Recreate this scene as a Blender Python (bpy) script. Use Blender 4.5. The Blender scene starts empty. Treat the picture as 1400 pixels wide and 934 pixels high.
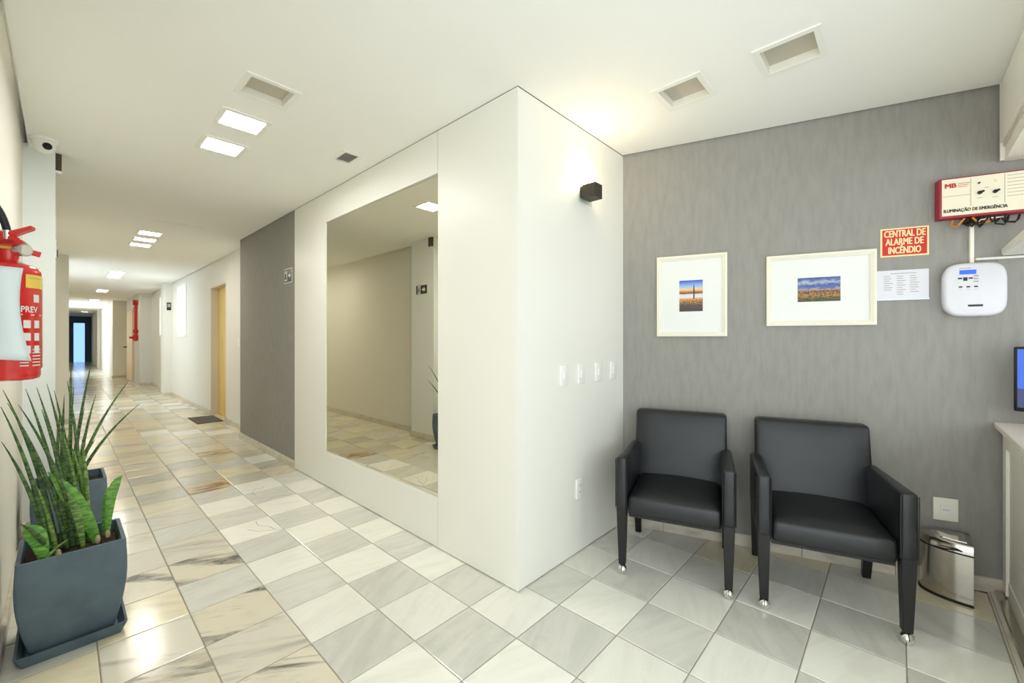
import bpy, bmesh, math, random
from mathutils import Vector, Matrix
random.seed(7)
S = bpy.context.scene
C = S.collection
PI = math.pi
R = math.radians

# ------------------------------------------------------------------ camera
H = 1.30                      # eye height; the ceiling is twice that
CEIL = 2.60
YAW = R(47.2)                 # right of the corridor axis (+Y)
FPX, CXP, CYP = 570.0, 700.0, 464.0
cd = bpy.data.cameras.new('camera'); cam = bpy.data.objects.new('camera', cd); C.objects.link(cam)
cam.location = (0, 0, H); cam.rotation_euler = (PI/2, 0, -YAW)
cd.sensor_width = 36.0; cd.lens = 36.0*FPX/1400.0
cd.shift_y = (CYP-467.0)/1400.0*-1.0*-1.0
cd.clip_start = 0.02
S.camera = cam
S.cycles.diffuse_bounces = 8; S.cycles.max_bounces = 12

# ------------------------------------------------------------------ world, daylight, exposure
w = bpy.data.worlds.new('world'); S.world = w; w.use_nodes = True
bg = w.node_tree.nodes['Background']; bg.inputs[0].default_value = (.78, .88, 1, 1); bg.inputs[1].default_value = 1.0
S.view_settings.view_transform = 'Standard'; S.view_settings.look = 'None'
S.view_settings.gamma = 1.0; S.view_settings.use_curve_mapping = False
S.view_settings.exposure = 0.43

XL_FILL = -.26               # plane of the added fill lamp in the left wall, behind the camera
def area(name, loc, rot, sx, sy, power, col):
    l = bpy.data.lights.new(name, 'AREA'); l.shape = 'RECTANGLE'; l.size = sx; l.size_y = sy
    l.energy = power; l.color = col
    o = bpy.data.objects.new(name, l); C.objects.link(o); o.location = loc; o.rotation_euler = rot
    return o
# daylight that enters by the glazed entrance behind the camera and by the corridor's side windows; plus one added fill
area('daylight_entrance', (1.35, -3.12, 1.3), (PI/2, 0, 0), 2.9, 2.3, 26, (.96, .985, 1))
area('added_fill_left', (XL_FILL, -.9, 1.25), (0, -PI/2, 0), 2.4, 3.0, 34, (.96, .985, 1))  # added fill through a made-up opening, brightens the block's corridor face and floor
area('daylight_side_window', (-.30, 11.2, 1.55), (0, -PI/2, 0), 1.6, 2.8, 11, (.93, .97, 1))
area('daylight_far_window', (-.30, 22.6, 1.4), (0, -PI/2, 0), 2.2, 3.6, 45, (.93, .97, 1))

# ------------------------------------------------------------------ helpers
def lin(c):
    return tuple(((v/255)/12.92 if v/255 <= .04045 else ((v/255+.055)/1.055)**2.4) for v in c)
M = {}
def mat(name, rgb, rough=.5, metal=0, coat=0, emit=None, estr=0, spec=.5, bump=None, var=None):
    m = bpy.data.materials.new(name); m.use_nodes = True; M[name] = m
    nt = m.node_tree; b = nt.nodes['Principled BSDF']; c = lin(rgb)
    b.inputs['Base Color'].default_value = (*c, 1); b.inputs['Roughness'].default_value = rough
    b.inputs['Metallic'].default_value = metal; b.inputs['Coat Weight'].default_value = coat
    b.inputs['Specular IOR Level'].default_value = spec
    if emit:
        b.inputs['Emission Color'].default_value = (*lin(emit), 1); b.inputs['Emission Strength'].default_value = estr
    tc = None
    if bump or var:
        tc = nt.nodes.new('ShaderNodeTexCoord')
    if bump:      # (scale xyz, detail, strength, distance)
        mp = nt.nodes.new('ShaderNodeMapping'); mp.inputs['Scale'].default_value = bump[0]
        n = nt.nodes.new('ShaderNodeTexNoise'); n.inputs['Scale'].default_value = 1; n.inputs['Detail'].default_value = bump[1]
        bp = nt.nodes.new('ShaderNodeBump'); bp.inputs['Strength'].default_value = bump[2]; bp.inputs['Distance'].default_value = bump[3]
        nt.links.new(tc.outputs['Object'], mp.inputs[0]); nt.links.new(mp.outputs[0], n.inputs['Vector'])
        nt.links.new(n.outputs[0], bp.inputs['Height']); nt.links.new(bp.outputs[0], b.inputs['Normal'])
    if var:       # (scale xyz, rgb2, low, high)
        mp = nt.nodes.new('ShaderNodeMapping'); mp.inputs['Scale'].default_value = var[0]
        n = nt.nodes.new('ShaderNodeTexNoise'); n.inputs['Scale'].default_value = 1; n.inputs['Detail'].default_value = 5
        mr = nt.nodes.new('ShaderNodeMapRange'); mr.inputs[1].default_value = var[2]; mr.inputs[2].default_value = var[3]
        mx = nt.nodes.new('ShaderNodeMix'); mx.data_type = 'RGBA'
        mx.inputs[6].default_value = (*c, 1); mx.inputs[7].default_value = (*lin(var[1]), 1)
        nt.links.new(tc.outputs['Object'], mp.inputs[0]); nt.links.new(mp.outputs[0], n.inputs['Vector'])
        nt.links.new(n.outputs[0], mr.inputs[0]); nt.links.new(mr.outputs[0], mx.inputs[0])
        nt.links.new(mx.outputs[2], b.inputs['Base Color'])
    return m

class MB:
    """collects shapes into one mesh"""
    def __init__(s): s.v = []; s.f = []; s.m = []
    def add(s, vs, fs, mi=0):
        o = len(s.v); s.v += [tuple(v) for v in vs]; s.f += [tuple(i+o for i in f) for f in fs]; s.m += [mi]*len(fs); return s
    def box(s, x0, x1, y0, y1, z0, z1, mi=0):
        return s.add([(x0,y0,z0),(x1,y0,z0),(x1,y1,z0),(x0,y1,z0),(x0,y0,z1),(x1,y0,z1),(x1,y1,z1),(x0,y1,z1)],
                     [(0,3,2,1),(4,5,6,7),(0,1,5,4),(1,2,6,5),(2,3,7,6),(3,0,4,7)], mi)
    def prism(s, poly, z0, z1, mi=0, axis='z'):
        n = len(poly)
        def P(p, h): return (p[0], p[1], h) if axis == 'z' else ((p[0], h, p[1]) if axis == 'y' else (h, p[0], p[1]))
        vs = [P(p, z0) for p in poly]+[P(p, z1) for p in poly]
        fs = [tuple(range(n))[::-1], tuple(range(n, 2*n))]+[(i, (i+1) % n, (i+1) % n+n, i+n) for i in range(n)]
        return s.add(vs, fs, mi)
    def tube(s, pts, r, n=8, mi=0, flat=1.0, up=None):
        pts = [Vector(p) for p in pts]; rr = r if isinstance(r, (list, tuple)) else [r]*len(pts)
        vs = []; prev = None
        for i, p in enumerate(pts):
            d = (pts[min(i+1, len(pts)-1)]-pts[max(i-1, 0)]).normalized()
            ref = Vector(up) if up else (prev if prev is not None else (Vector((1, 0, 0)) if abs(d.x) < .8 else Vector((0, 1, 0))))
            a = (ref-d*ref.dot(d)).normalized(); prev = a; b = d.cross(a)
            for k in range(n):
                t = 2*PI*k/n
                vs.append(p+a*math.cos(t)*rr[i]+b*math.sin(t)*rr[i]*flat)
        fs = [(i*n+k, i*n+(k+1) % n, (i+1)*n+(k+1) % n, (i+1)*n+k) for i in range(len(pts)-1) for k in range(n)]
        fs += [tuple(range(n))[::-1], tuple(range((len(pts)-1)*n, len(pts)*n))]
        return s.add(vs, fs, mi)
    def lathe(s, prof, n=28, cx=0, cy=0, mi=0):
        vs = []; fs = []
        for (r, z) in prof:
            for k in range(n):
                t = 2*PI*k/n; vs.append((cx+r*math.cos(t), cy+r*math.sin(t), z))
        for i in range(len(prof)-1):
            for k in range(n): fs.append((i*n+k, i*n+(k+1) % n, (i+1)*n+(k+1) % n, (i+1)*n+k))
        fs += [tuple(range(n))[::-1], tuple(range((len(prof)-1)*n, len(prof)*n))]
        return s.add(vs, fs, mi)
    def rbox(s, c, h, r, k=(4, 4, 4), puff=None, mi=0):
        """rounded box, centre c, half sizes h; puff(p) -> offset"""
        ax = []
        for i in range(3):
            inn = h[i]-r; L = [-h[i], -h[i]+.3*r, -inn]
            L += [-inn+2*inn*j/k[i] for j in range(1, k[i])]
            L += [inn, h[i]-.3*r, h[i]]; ax.append(L)
        idx = {}; vs = []; fs = []
        def V(p):
            key = tuple(round(q, 6) for q in p)
            if key in idx: return idx[key]
            q = [max(-(h[i]-r), min(h[i]-r, p[i])) for i in range(3)]
            d = Vector([p[i]-q[i] for i in range(3)])
            P = Vector(q)+(d.normalized()*r if d.length > 1e-9 else d)
            if puff: P = P+Vector(puff(P))
            idx[key] = len(vs); vs.append(P+Vector(c)); return idx[key]
        for a, b, cc in ((0, 1, 2), (1, 2, 0), (2, 0, 1)):
            for sgn in (-1, 1):
                for i in range(len(ax[a])-1):
                    for j in range(len(ax[b])-1):
                        q = []
                        for (ii, jj) in ((i, j), (i+1, j), (i+1, j+1), (i, j+1)):
                            p = [0, 0, 0]; p[a] = ax[a][ii]; p[b] = ax[b][jj]; p[cc] = sgn*h[cc]; q.append(V(p))
                        fs.append(tuple(q) if sgn > 0 else tuple(q[::-1]))
        return s.add(vs, fs, mi)
    def mesh(s, name, mats, bevel=0, seg=1, smooth=None):
        me = bpy.data.meshes.new(name); me.from_pydata([tuple(v) for v in s.v], [], s.f)
        for m in (mats if isinstance(mats, (list, tuple)) else [mats]): me.materials.append(M[m])
        for p, mi in zip(me.polygons, s.m): p.material_index = mi
        if bevel:
            bm = bmesh.new(); bm.from_mesh(me)
            bmesh.ops.remove_doubles(bm, verts=bm.verts, dist=1e-6)
            ed = [e for e in bm.edges if len(e.link_faces) == 2 and e.calc_face_angle(0) > .6]
            bmesh.ops.bevel(bm, geom=ed, offset=bevel, segments=seg, profile=.5, affect='EDGES', clamp_overlap=True)
            bm.to_mesh(me); bm.free()
        if smooth:
            bm = bmesh.new(); bm.from_mesh(me)
            for f in bm.faces: f.smooth = True
            for e in bm.edges:
                if len(e.link_faces) == 2 and e.calc_face_angle(0) > R(smooth): e.smooth = False
            bm.to_mesh(me); bm.free()
        return me
    def build(s, name, mats, parent=None, bevel=0, seg=1, smooth=None, loc=None, rot=None):
        return link(name, s.mesh(name, mats, bevel, seg, smooth), parent, loc, rot)

def link(name, me, parent=None, loc=None, rot=None):
    o = bpy.data.objects.new(name, me); C.objects.link(o)
    if parent: o.parent = parent
    if loc: o.location = loc
    if rot is not None: o.rotation_euler = rot if isinstance(rot, (tuple, list)) else (0, 0, rot)
    return o
def tag(o, label=None, cat=None, group=None, kind=None):
    if label: o['label'] = label
    if cat: o['category'] = cat
    if group: o['group'] = group
    if kind: o['kind'] = kind
    return o
def thing(name, label, cat, loc=(0, 0, 0), rz=0, group=None):
    o = bpy.data.objects.new(name, None); C.objects.link(o); o.location = loc; o.rotation_euler = (0, 0, rz)
    o.empty_display_size = .1
    return tag(o, label, cat, group)
def copy_tree(o, parent=None):
    c = o.copy(); C.objects.link(c); c.parent = parent
    for ch in list(o.children): copy_tree(ch, c)
    return c
def text_mesh(body, size, material, align='CENTER', space=1.0, weight=0.0, extrude=.0004):
    cu = bpy.data.curves.new('t', 'FONT'); cu.body = body; cu.size = size; cu.align_x = align; cu.align_y = 'CENTER'
    cu.space_line = space; cu.offset = weight; cu.extrude = extrude*.2 if weight == 0 else extrude; cu.resolution_u = 3
    ob = bpy.data.objects.new('t', cu); C.objects.link(ob)
    dg = bpy.context.evaluated_depsgraph_get()
    me = bpy.data.meshes.new_from_object(ob.evaluated_get(dg))
    bpy.data.objects.remove(ob); bpy.data.curves.remove(cu)
    me.transform(Matrix.Rotation(PI/2, 4, 'X'))          # upright, facing -Y
    me.materials.clear(); me.materials.append(M[material])
    return me
def lettering(name, body, size, material, parent, loc, sx=1.0, **k):
    bold = k.pop('bold', 0); fit = k.pop('fit', 0)
    me = text_mesh(body, size, material, **k)
    xs = [v.co.x for v in me.vertices]
    if fit: sx = fit/(max(xs)-min(xs))
    if sx != 1: me.transform(Matrix.Scale(sx, 4, (1, 0, 0)))
    if bold:
        bm = bmesh.new()
        nn = 0
        for d in (-bold, -bold/3, bold/3, bold):
            for e in (-bold*.5, bold*.5):
                c = me.copy(); nn += 1; c.transform(Matrix.Translation((d, -nn*.00018, e))); bm.from_mesh(c); bpy.data.meshes.remove(c)
        bm.to_mesh(me); bm.free()
    return link(name, me, parent, loc)

# ------------------------------------------------------------------ materials
mat('plaster', (230, 230, 225), .75, spec=.25, bump=((9, 9, 9), 4, .06, .01))
mat('plaster_left', (230, 228, 219), .6, spec=.3, bump=((14, 14, 14), 4, .08, .01))
mat('ceiling_paint', (245, 245, 241), .85, spec=.15)
mat('panel_cream', (238, 237, 229), .38, spec=.4)
mat('column_white', (232, 237, 236), .6, spec=.3)
mat('grafiato', (154, 152, 147), .75, spec=.25, bump=((75, 75, 14), 6, .42, .007), var=((30, 30, 7), (147, 145, 140), .4, .66))
mat('core_dark', (60, 52, 44), .8)
mat('grout', (150, 142, 128), .85)
mat('sash_white', (240, 240, 235), .45)
mat('door_yellow', (238, 207, 126), .5, var=((6, 6, 1.2), (230, 196, 112), .4, .65))
mat('door_cream', (236, 206, 152), .5)
mat('jamb', (214, 206, 190), .55)
mat('mat_gray', (92, 90, 88), .95, bump=((200, 200, 200), 2, .5, .004))
mat('marble_base', (214, 207, 192), .35, var=((7, 7, 20), (176, 165, 148), .5, .8))
mat('leather', (25, 27, 30), .38, spec=.5, bump=((140, 140, 140), 3, .10, .003), var=((5, 5, 5), (32, 35, 38), .4, .7))
mat('black_wood', (20, 19, 20), .42)
mat('chrome', (225, 225, 222), .12, metal=1)
mat('steel', (196, 190, 178), .19, metal=1)
mat('rubber', (18, 18, 18), .6)
mat('frame_white', (236, 232, 215), .45)
mat('mount_white', (232, 233, 231), .6)
mat('plastic_white', (240, 240, 236), .35)
mat('alarm_white', (222, 221, 229), .35)
mat('plate_cream', (244, 240, 226), .35)
mat('sign_red', (205, 32, 24), .5)
mat('sign_edge', (246, 226, 172), .5)
mat('box_red', (160, 40, 58), .45)
mat('box_face', (240, 232, 208), .45)
mat('ink', (44, 40, 42), .6)
mat('ink_gray', (168, 164, 158), .7)
mat('ink_red', (196, 60, 66), .6)
mat('lcd', (28, 70, 220), .3, emit=(40, 90, 245), estr=.8)
mat('screen', (12, 40, 120), .15, emit=(36, 92, 200), estr=.7)
mat('screen_dark', (10, 22, 60), .15, emit=(14, 40, 110), estr=.5)
mat('bezel', (14, 14, 16), .3)
mat('ext_red', (214, 24, 20), .22, coat=.6)
mat('ext_yellow', (238, 206, 88), .45)
mat('ext_cover', (226, 238, 244), .4)
mat('brass', (200, 160, 80), .3, metal=1)
mat('hose', (22, 24, 30), .5)
mat('pot_gray', (90, 107, 118), .62, bump=((160, 160, 160), 3, .2, .003), var=((9, 9, 9), (79, 95, 107), .4, .65))
mat('soil', (52, 36, 26), .95, bump=((60, 60, 60), 4, 1, .02))
mat('leaf_root', (214, 196, 160), .6)
mat('exit_black', (24, 26, 24), .4)
mat('fixture_frame', (240, 240, 234), .5)
mat('fixture_inner', (236, 234, 224), .4)
mat('diffuser_off', (190, 184, 170), .5)
mat('diffuser_on', (255, 250, 236), .5, emit=(255, 253, 248), estr=70)
mat('diffuser_on_mid', (255, 250, 236), .5, emit=(255, 250, 238), estr=40)
mat('diffuser_on_warm', (255, 246, 226), .5, emit=(255, 240, 216), estr=26)
mat('bulb', (255, 240, 200), .4, emit=(255, 226, 160), estr=22)
mat('sconce_black', (52, 44, 36), .45)
mat('counter_white', (244, 241, 230), .42)
mat('counter_panel', (241, 238, 226), .45)
mat('counter_top', (246, 238, 226), .22)
mat('pipe_red', (190, 28, 22), .4)
mat('bracket_brown', (78, 60, 50), .6)
mat('wire_dark', (34, 30, 28), .6)
mat('wire_orange', (214, 140, 40), .5)
mat('lens_black', (10, 12, 20), .12)
mat('shade_gray', (120, 118, 112), .7)
mat('daylight_pane', (235, 242, 250), .3, emit=(244, 246, 250), estr=.85)
mat('far_pane', (120, 170, 235), .3, emit=(150, 196, 255), estr=1.0)
mat('far_dark', (46, 56, 84), .4)
mat('far_header', (92, 94, 92), .7)

def glass(name, tint=(1, 1, 1), a=.1):
    m = bpy.data.materials.new(name); m.use_nodes = True; M[name] = m; nt = m.node_tree; nt.nodes.clear()
    o = nt.nodes.new('ShaderNodeOutputMaterial'); t = nt.nodes.new('ShaderNodeBsdfTransparent'); g = nt.nodes.new('ShaderNodeBsdfGlossy')
    t.inputs[0].default_value = (*tint, 1); g.inputs['Roughness'].default_value = .02
    mx = nt.nodes.new('ShaderNodeMixShader'); mx.inputs[0].default_value = a
    nt.links.new(t.outputs[0], mx.inputs[1]); nt.links.new(g.outputs[0], mx.inputs[2]); nt.links.new(mx.outputs[0], o.inputs[0])
glass('clear_glass', (.95, .98, .96), .12)
def mirror_mat():
    m = mat('mirror', (226, 222, 206), .0, metal=1)
mirror_mat()

def marble(name, base, vein, vein2, scale, lo, hi, stretch=5.0, patch=None, angle=None):
    m = bpy.data.materials.new(name); m.use_nodes = True; M[name] = m; nt = m.node_tree; N = nt.nodes; L = nt.links
    b = N['Principled BSDF']; b.inputs['Roughness'].default_value = .2; b.inputs['Specular IOR Level'].default_value = .5
    tc = N.new('ShaderNodeTexCoord'); oi = N.new('ShaderNodeObjectInfo'); ge = N.new('ShaderNodeNewGeometry')
    ad = N.new('ShaderNodeMath'); ad.operation = 'ADD'; L.new(oi.outputs['Random'], ad.inputs[0]); L.new(ge.outputs['Random Per Island'], ad.inputs[1])
    fr = N.new('ShaderNodeMath'); fr.operation = 'FRACT'; L.new(ad.outputs[0], fr.inputs[0])
    an = N.new('ShaderNodeMath'); an.operation = 'MULTIPLY_ADD'; L.new(fr.outputs[0], an.inputs[0]); an.inputs[1].default_value = 1.5 if angle is None else .25; an.inputs[2].default_value = -.75 if angle is None else angle
    rt = N.new('ShaderNodeVectorRotate'); rt.rotation_type = 'Z_AXIS'; L.new(tc.outputs['Object'], rt.inputs['Vector']); L.new(an.outputs[0], rt.inputs['Angle'])
    cb = N.new('ShaderNodeCombineXYZ')
    o1 = N.new('ShaderNodeMath'); o1.operation = 'MULTIPLY'; o1.inputs[1].default_value = 137.; L.new(fr.outputs[0], o1.inputs[0])
    L.new(o1.outputs[0], cb.inputs[0]); L.new(o1.outputs[0], cb.inputs[1]); L.new(o1.outputs[0], cb.inputs[2])
    av = N.new('ShaderNodeVectorMath'); L.new(rt.outputs[0], av.inputs[0]); L.new(cb.outputs[0], av.inputs[1])
    mp = N.new('ShaderNodeMapping'); mp.inputs['Scale'].default_value = (scale/stretch, scale, scale); L.new(av.outputs[0], mp.inputs[0])
    n1 = N.new('ShaderNodeTexNoise'); n1.inputs['Scale'].default_value = 1; n1.inputs['Detail'].default_value = 7; n1.inputs['Roughness'].default_value = .62; n1.inputs['Distortion'].default_value = .5
    L.new(mp.outputs[0], n1.inputs['Vector'])
    mr = N.new('ShaderNodeMapRange'); mr.inputs[1].default_value = lo; mr.inputs[2].default_value = hi; L.new(n1.outputs[0], mr.inputs[0])
    m1 = N.new('ShaderNodeMix'); m1.data_type = 'RGBA'; m1.inputs[6].default_value = (*lin(base), 1); m1.inputs[7].default_value = (*lin(vein), 1); L.new(mr.outputs[0], m1.inputs[0])
    # fine speckle and cloudy patches
    n2 = N.new('ShaderNodeTexNoise'); n2.inputs['Scale'].default_value = 9; n2.inputs['Detail'].default_value = 8; n2.inputs['Roughness'].default_value = .7; L.new(av.outputs[0], n2.inputs['Vector'])
    mr2 = N.new('ShaderNodeMapRange'); mr2.inputs[1].default_value = .5; mr2.inputs[2].default_value = .72; mr2.inputs[4].default_value = .75; L.new(n2.outputs[0], mr2.inputs[0])
    m2 = N.new('ShaderNodeMix'); m2.data_type = 'RGBA'; m2.inputs[7].default_value = (*lin(vein2), 1); L.new(m1.outputs[2], m2.inputs[6]); L.new(mr2.outputs[0], m2.inputs[0])
    # each tile a little lighter or darker
    mu = N.new('ShaderNodeMath'); mu.operation = 'MULTIPLY_ADD'; L.new(fr.outputs[0], mu.inputs[0]); mu.inputs[1].default_value = .13; mu.inputs[2].default_value = .93
    hs = N.new('ShaderNodeHueSaturation'); L.new(mu.outputs[0], hs.inputs['Value']); L.new(m2.outputs[2], hs.inputs['Color'])
    L.new(hs.outputs[0], b.inputs['Base Color'])
    r2 = N.new('ShaderNodeMapRange'); r2.inputs[3].default_value = .06; r2.inputs[4].default_value = .26; L.new(n2.outputs[0], r2.inputs[0]); L.new(r2.outputs[0], b.inputs['Roughness'])
    bp = N.new('ShaderNodeBump'); bp.inputs['Strength'].default_value = .05; bp.inputs['Distance'].default_value = .004; L.new(n2.outputs[0], bp.inputs['Height']); L.new(bp.outputs[0], b.inputs['Normal'])
marble('marble_light', (238, 237, 228), (226, 225, 215), (241, 239, 228), 16, .45, .75)
marble('marble_gray', (217, 216, 207), (200, 200, 192), (221, 220, 210), 13, .42, .7, 6)
marble('marble_cream', (225, 216, 188), (208, 199, 172), (229, 221, 196), 12, .45, .72)
marble('marble_vein', (217, 212, 197), (150, 145, 136), (210, 203, 184), 10, .52, .76, 7, angle=.35)
marble('marble_taupe', (203, 198, 181), (184, 178, 160), (209, 202, 183), 12, .42, .7, 6)
marble('marble_strong', (225, 218, 198), (112, 108, 103), (211, 203, 182), 7, .53, .64, 6, angle=.55)
marble('marble_brown', (212, 196, 164), (150, 112, 78), (190, 160, 120), 12, .46, .62, 3)

def leaf_mat(name, dark, light, sc):
    m = bpy.data.materials.new(name); m.use_nodes = True; M[name] = m; nt = m.node_tree; N = nt.nodes; L = nt.links
    b = N['Principled BSDF']; b.inputs['Roughness'].default_value = .42
    tc = N.new('ShaderNodeTexCoord'); mp = N.new('ShaderNodeMapping'); mp.inputs['Scale'].default_value = (sc*.35, sc*.35, sc)
    n = N.new('ShaderNodeTexNoise'); n.inputs['Scale'].default_value = 1; n.inputs['Detail'].default_value = 4
    mr = N.new('ShaderNodeMapRange'); mr.inputs[1].default_value = .42; mr.inputs[2].default_value = .62
    mx = N.new('ShaderNodeMix'); mx.data_type = 'RGBA'; mx.inputs[6].default_value = (*lin(dark), 1); mx.inputs[7].default_value = (*lin(light), 1)
    L.new(tc.outputs['Object'], mp.inputs[0]); L.new(mp.outputs[0], n.inputs['Vector']); L.new(n.outputs[0], mr.inputs[0]); L.new(mr.outputs[0], mx.inputs[0]); L.new(mx.outputs[2], b.inputs['Base Color'])
leaf_mat('leaf_dark', (44, 74, 42), (92, 124, 66), 90)
leaf_mat('leaf_mid', (66, 106, 46), (132, 160, 78), 110)
leaf_mat('leaf_bright', (80, 142, 50), (128, 178, 76), 90)

# ------------------------------------------------------------------ the place: plan numbers (metres)
XL = -.178                    # left wall face
XB = 1.587                    # white panelled block face on the corridor
YB = 1.43                     # white panelled block face on the waiting corner
XG, XW = 1.600, 1.75          # grey and white corridor walls
P0 = Vector((2.703, 1.43, 0)); UW = Vector((.2936, -.9559, 0)); NW = Vector((-.9559, -.2936, 0))
RZW = math.atan2(UW.y, UW.x)  # grey waiting wall: local +X runs along it, local -Y faces the room
def onwall(s, z=0, off=0): return P0+UW*s+NW*off+Vector((0, 0, z))
RZL = -PI/2                   # things on the corridor's right wall (face -X)
YF = -.39                     # front plane of reception desk and cabinet
YBACK, YEND = -3.2, 34.0
WT = 2.75                     # walls run on behind the ceiling's shadow gap

# ---- floor: grout bed and marble tiles, one object each
T = .311; X0 = 1.035; Y0 = 1.53
fb = MB(); fb.box(-.4, 4.6, YBACK-.2, YEND+.4, -.06, -.003)
floor = tag(fb.build('floor', 'grout'), 'floor of worn pale and grey square marble tiles', kind='structure')
def tile_mesh(mname):
    g = .0022; h = T/2-g; m = MB()
    c = .0035
    vs = [(-h, -h, -.02), (h, -h, -.02), (h, h, -.02), (-h, h, -.02), (-h, -h, -.0015), (h, -h, -.0015), (h, h, -.0015), (-h, h, -.0015),
          (-h+c, -h+c, 0), (h-c, -h+c, 0), (h-c, h-c, 0), (-h+c, h-c, 0)]
    fs = [(0, 1, 5, 4), (1, 2, 6, 5), (2, 3, 7, 6), (3, 0, 4, 7), (4, 5, 9, 8), (5, 6, 10, 9), (6, 7, 11, 10), (7, 4, 8, 11), (8, 9, 10, 11)]
    m.add(vs, fs); return m, m.mesh('tile', mname)
KINDS = ['marble_light', 'marble_gray', 'marble_cream', 'marble_vein', 'marble_brown', 'marble_taupe', 'marble_strong']
TM = {k: tile_mesh(k) for k in KINDS}
def inside(x, y):
    if x < XL-.16: return False
    if y > YB+.2 and x > XB+.17 and y < 6.2: return False
    if x > 1.95 and y > YB+.16: return False
    if y > 15.9 and x > 1.66: return False
    if y > 19.6 and x > 1.32: return False
    d = Vector((x, y, 0))-P0
    if y < YB+.2 and d.dot(NW) < -.16: return False
    return y > YBACK and y < YEND
def kind_of(i, j):
    rnd = random.Random(i*977+j*31)
    q = rnd.random()
    if (i, j) in ((-1, 9), (0, 13)): return 'marble_brown'
    if (i, j) in ((-2, 2), (-2, 0), (-2, 4), (-3, 1), (-3, 4)): return 'marble_strong'
    par = (i+j) % 2 == 0
    if i >= -1 and j < 9:
        if i >= 4 and q < .5: return 'marble_cream' if par else 'marble_gray'
        return 'marble_light' if par else 'marble_gray'
    if i <= -2 and j < 8:
        return 'marble_vein' if q < .62 else ('marble_cream' if q < .72 else 'marble_gray')
    return ('marble_cream' if q < .7 else 'marble_vein' if q < .8 else 'marble_light') if par else ('marble_taupe' if q < .55 else 'marble_gray' if q < .7 else 'marble_vein' if q < .78 else 'marble_cream')
cells = []
for i in range(-6, 11):
    for j in range(-16, 106):
        x = X0+(i+.5)*T; y = Y0+(j+.5)*T
        if not inside(x, y): continue
        d = x*math.sin(YAW)+y*math.cos(YAW); r = x*math.cos(YAW)-y*math.sin(YAW)
        vis = False
        if d > .3:
            px = CXP+FPX*r/d; py = CYP+FPX*H/d
            vis = -90 < px < 1490 and py < 1040 and not (x > XB and y > YB and y < 6.4)
        cells.append((0 if vis else 1, d if d > 0 else 99, i, j, x, y))
cells.sort()
bulk = MB()
for n, (nv, d, i, j, x, y) in enumerate(cells):
    k = kind_of(i, j); dz = random.Random(i*13+j*7).uniform(-.0006, .0006)
    if n < 290 and nv == 0:
        link('tile', TM[k][1], floor, (x, y, dz))
    else:
        m = TM[k][0]; bulk.add([(v[0]+x, v[1]+y, v[2]+dz) for v in m.v], m.f, KINDS.index(k))
bo = bulk.build('tiles_beyond', KINDS, floor); bo['kind'] = 'stuff'
# old cracks and a chipped corner in a few tiles near the corridor
for pts in ([(1.22, 4.12), (1.17, 4.06), (1.14, 4.1), (1.09, 4.0), (1.10, 3.93)], [(.94, 3.36), (.93, 3.28), (.98, 3.2), (.99, 3.12), (1.03, 3.08)],
            [(.98, 3.12), (.9, 3.18), (.86, 3.26)], [(1.30, 3.72), (1.2, 3.78), (1.13, 3.72), (1.06, 3.76)]):
    cm = MB()
    for a, b in zip(pts[:-1], pts[1:]):
        a = Vector((*a, 0)); b = Vector((*b, 0)); n = Vector((-(b-a).y, (b-a).x, 0)).normalized()*.0013
        cm.add([a-n+Vector((0,0,.0008)), b-n+Vector((0,0,.0008)), b+n+Vector((0,0,.0008)), a+n+Vector((0,0,.0008))], [(0, 1, 2, 3)])
    cm.build('crack', 'core_dark', floor)

# ---- ceiling with holes for the recessed lamps and shadow gaps along the walls
LAMP_X = (.62, .85)
lamps = [(2.32, 2.54, 0), (2.77, 2.99, 1), (3.23, 3.46, 1), (6.62, 6.84, 1), (7.08, 7.30, 1), (7.54, 7.76, 1), (11.0, 11.22, 1), (11.46, 11.68, 1), (11.92, 12.14, 1),
         (15.3, 15.52, 1), (15.76, 15.98, 1), (19.4, 19.62, 1), (19.86, 20.08, 1), (24.0, 24.22, 1), (28.0, 28.22, 1)]
holes = [(LAMP_X[0], LAMP_X[1], a, b) for a, b, _ in lamps]
WL = [(2.11, 2.345, .715, .94), (2.13, 2.365, .245, .475)]
SMALL = (1.325, 1.445, 2.8, 2.98)
holes_all = holes+WL+[SMALL]
cm = MB()
def ceil_rect(x0, x1, y0, y1, m=cm):
    hs = [h for h in holes_all if h[0] > x0 and h[1] < x1 and h[2] > y0 and h[3] < y1]
    xs = sorted({x0, x1, *[h[0] for h in hs], *[h[1] for h in hs]}); ys = sorted({y0, y1, *[h[2] for h in hs], *[h[3] for h in hs]})
    for a, b in zip(xs[:-1], xs[1:]):
        for c, d in zip(ys[:-1], ys[1:]):
            mx, my = (a+b)/2, (c+d)/2
            if any(h[0] < mx < h[1] and h[2] < my < h[3] for h in hs): continue
            m.add([(a, c, CEIL), (b, c, CEIL), (b, d, CEIL), (a, d, CEIL)], [(0, 3, 2, 1)])
GL = .026
ceil_rect(XL+GL, XB+.001, YBACK, 4.445); ceil_rect(XL+GL, XG-.012, 4.445, 6.37); ceil_rect(XL+GL, XW-.02, 6.37, 15.6)
ceil_rect(XL+GL, 1.49, 15.6, 19.2); ceil_rect(XL+GL, 1.15, 19.2, YEND)
wm = MB(); ceil_rect(XB+.001, 3.9, YBACK, YB-.001, wm)
bmx = bmesh.new(); tmp = wm.mesh('tmp', 'ceiling_paint'); bmx.from_mesh(tmp)
pc = P0+NW*.012
bmesh.ops.bisect_plane(bmx, geom=bmx.verts[:]+bmx.edges[:]+bmx.faces[:], plane_co=pc, plane_no=-NW, clear_outer=True)
bmx.to_mesh(tmp); bmx.free()
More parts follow.
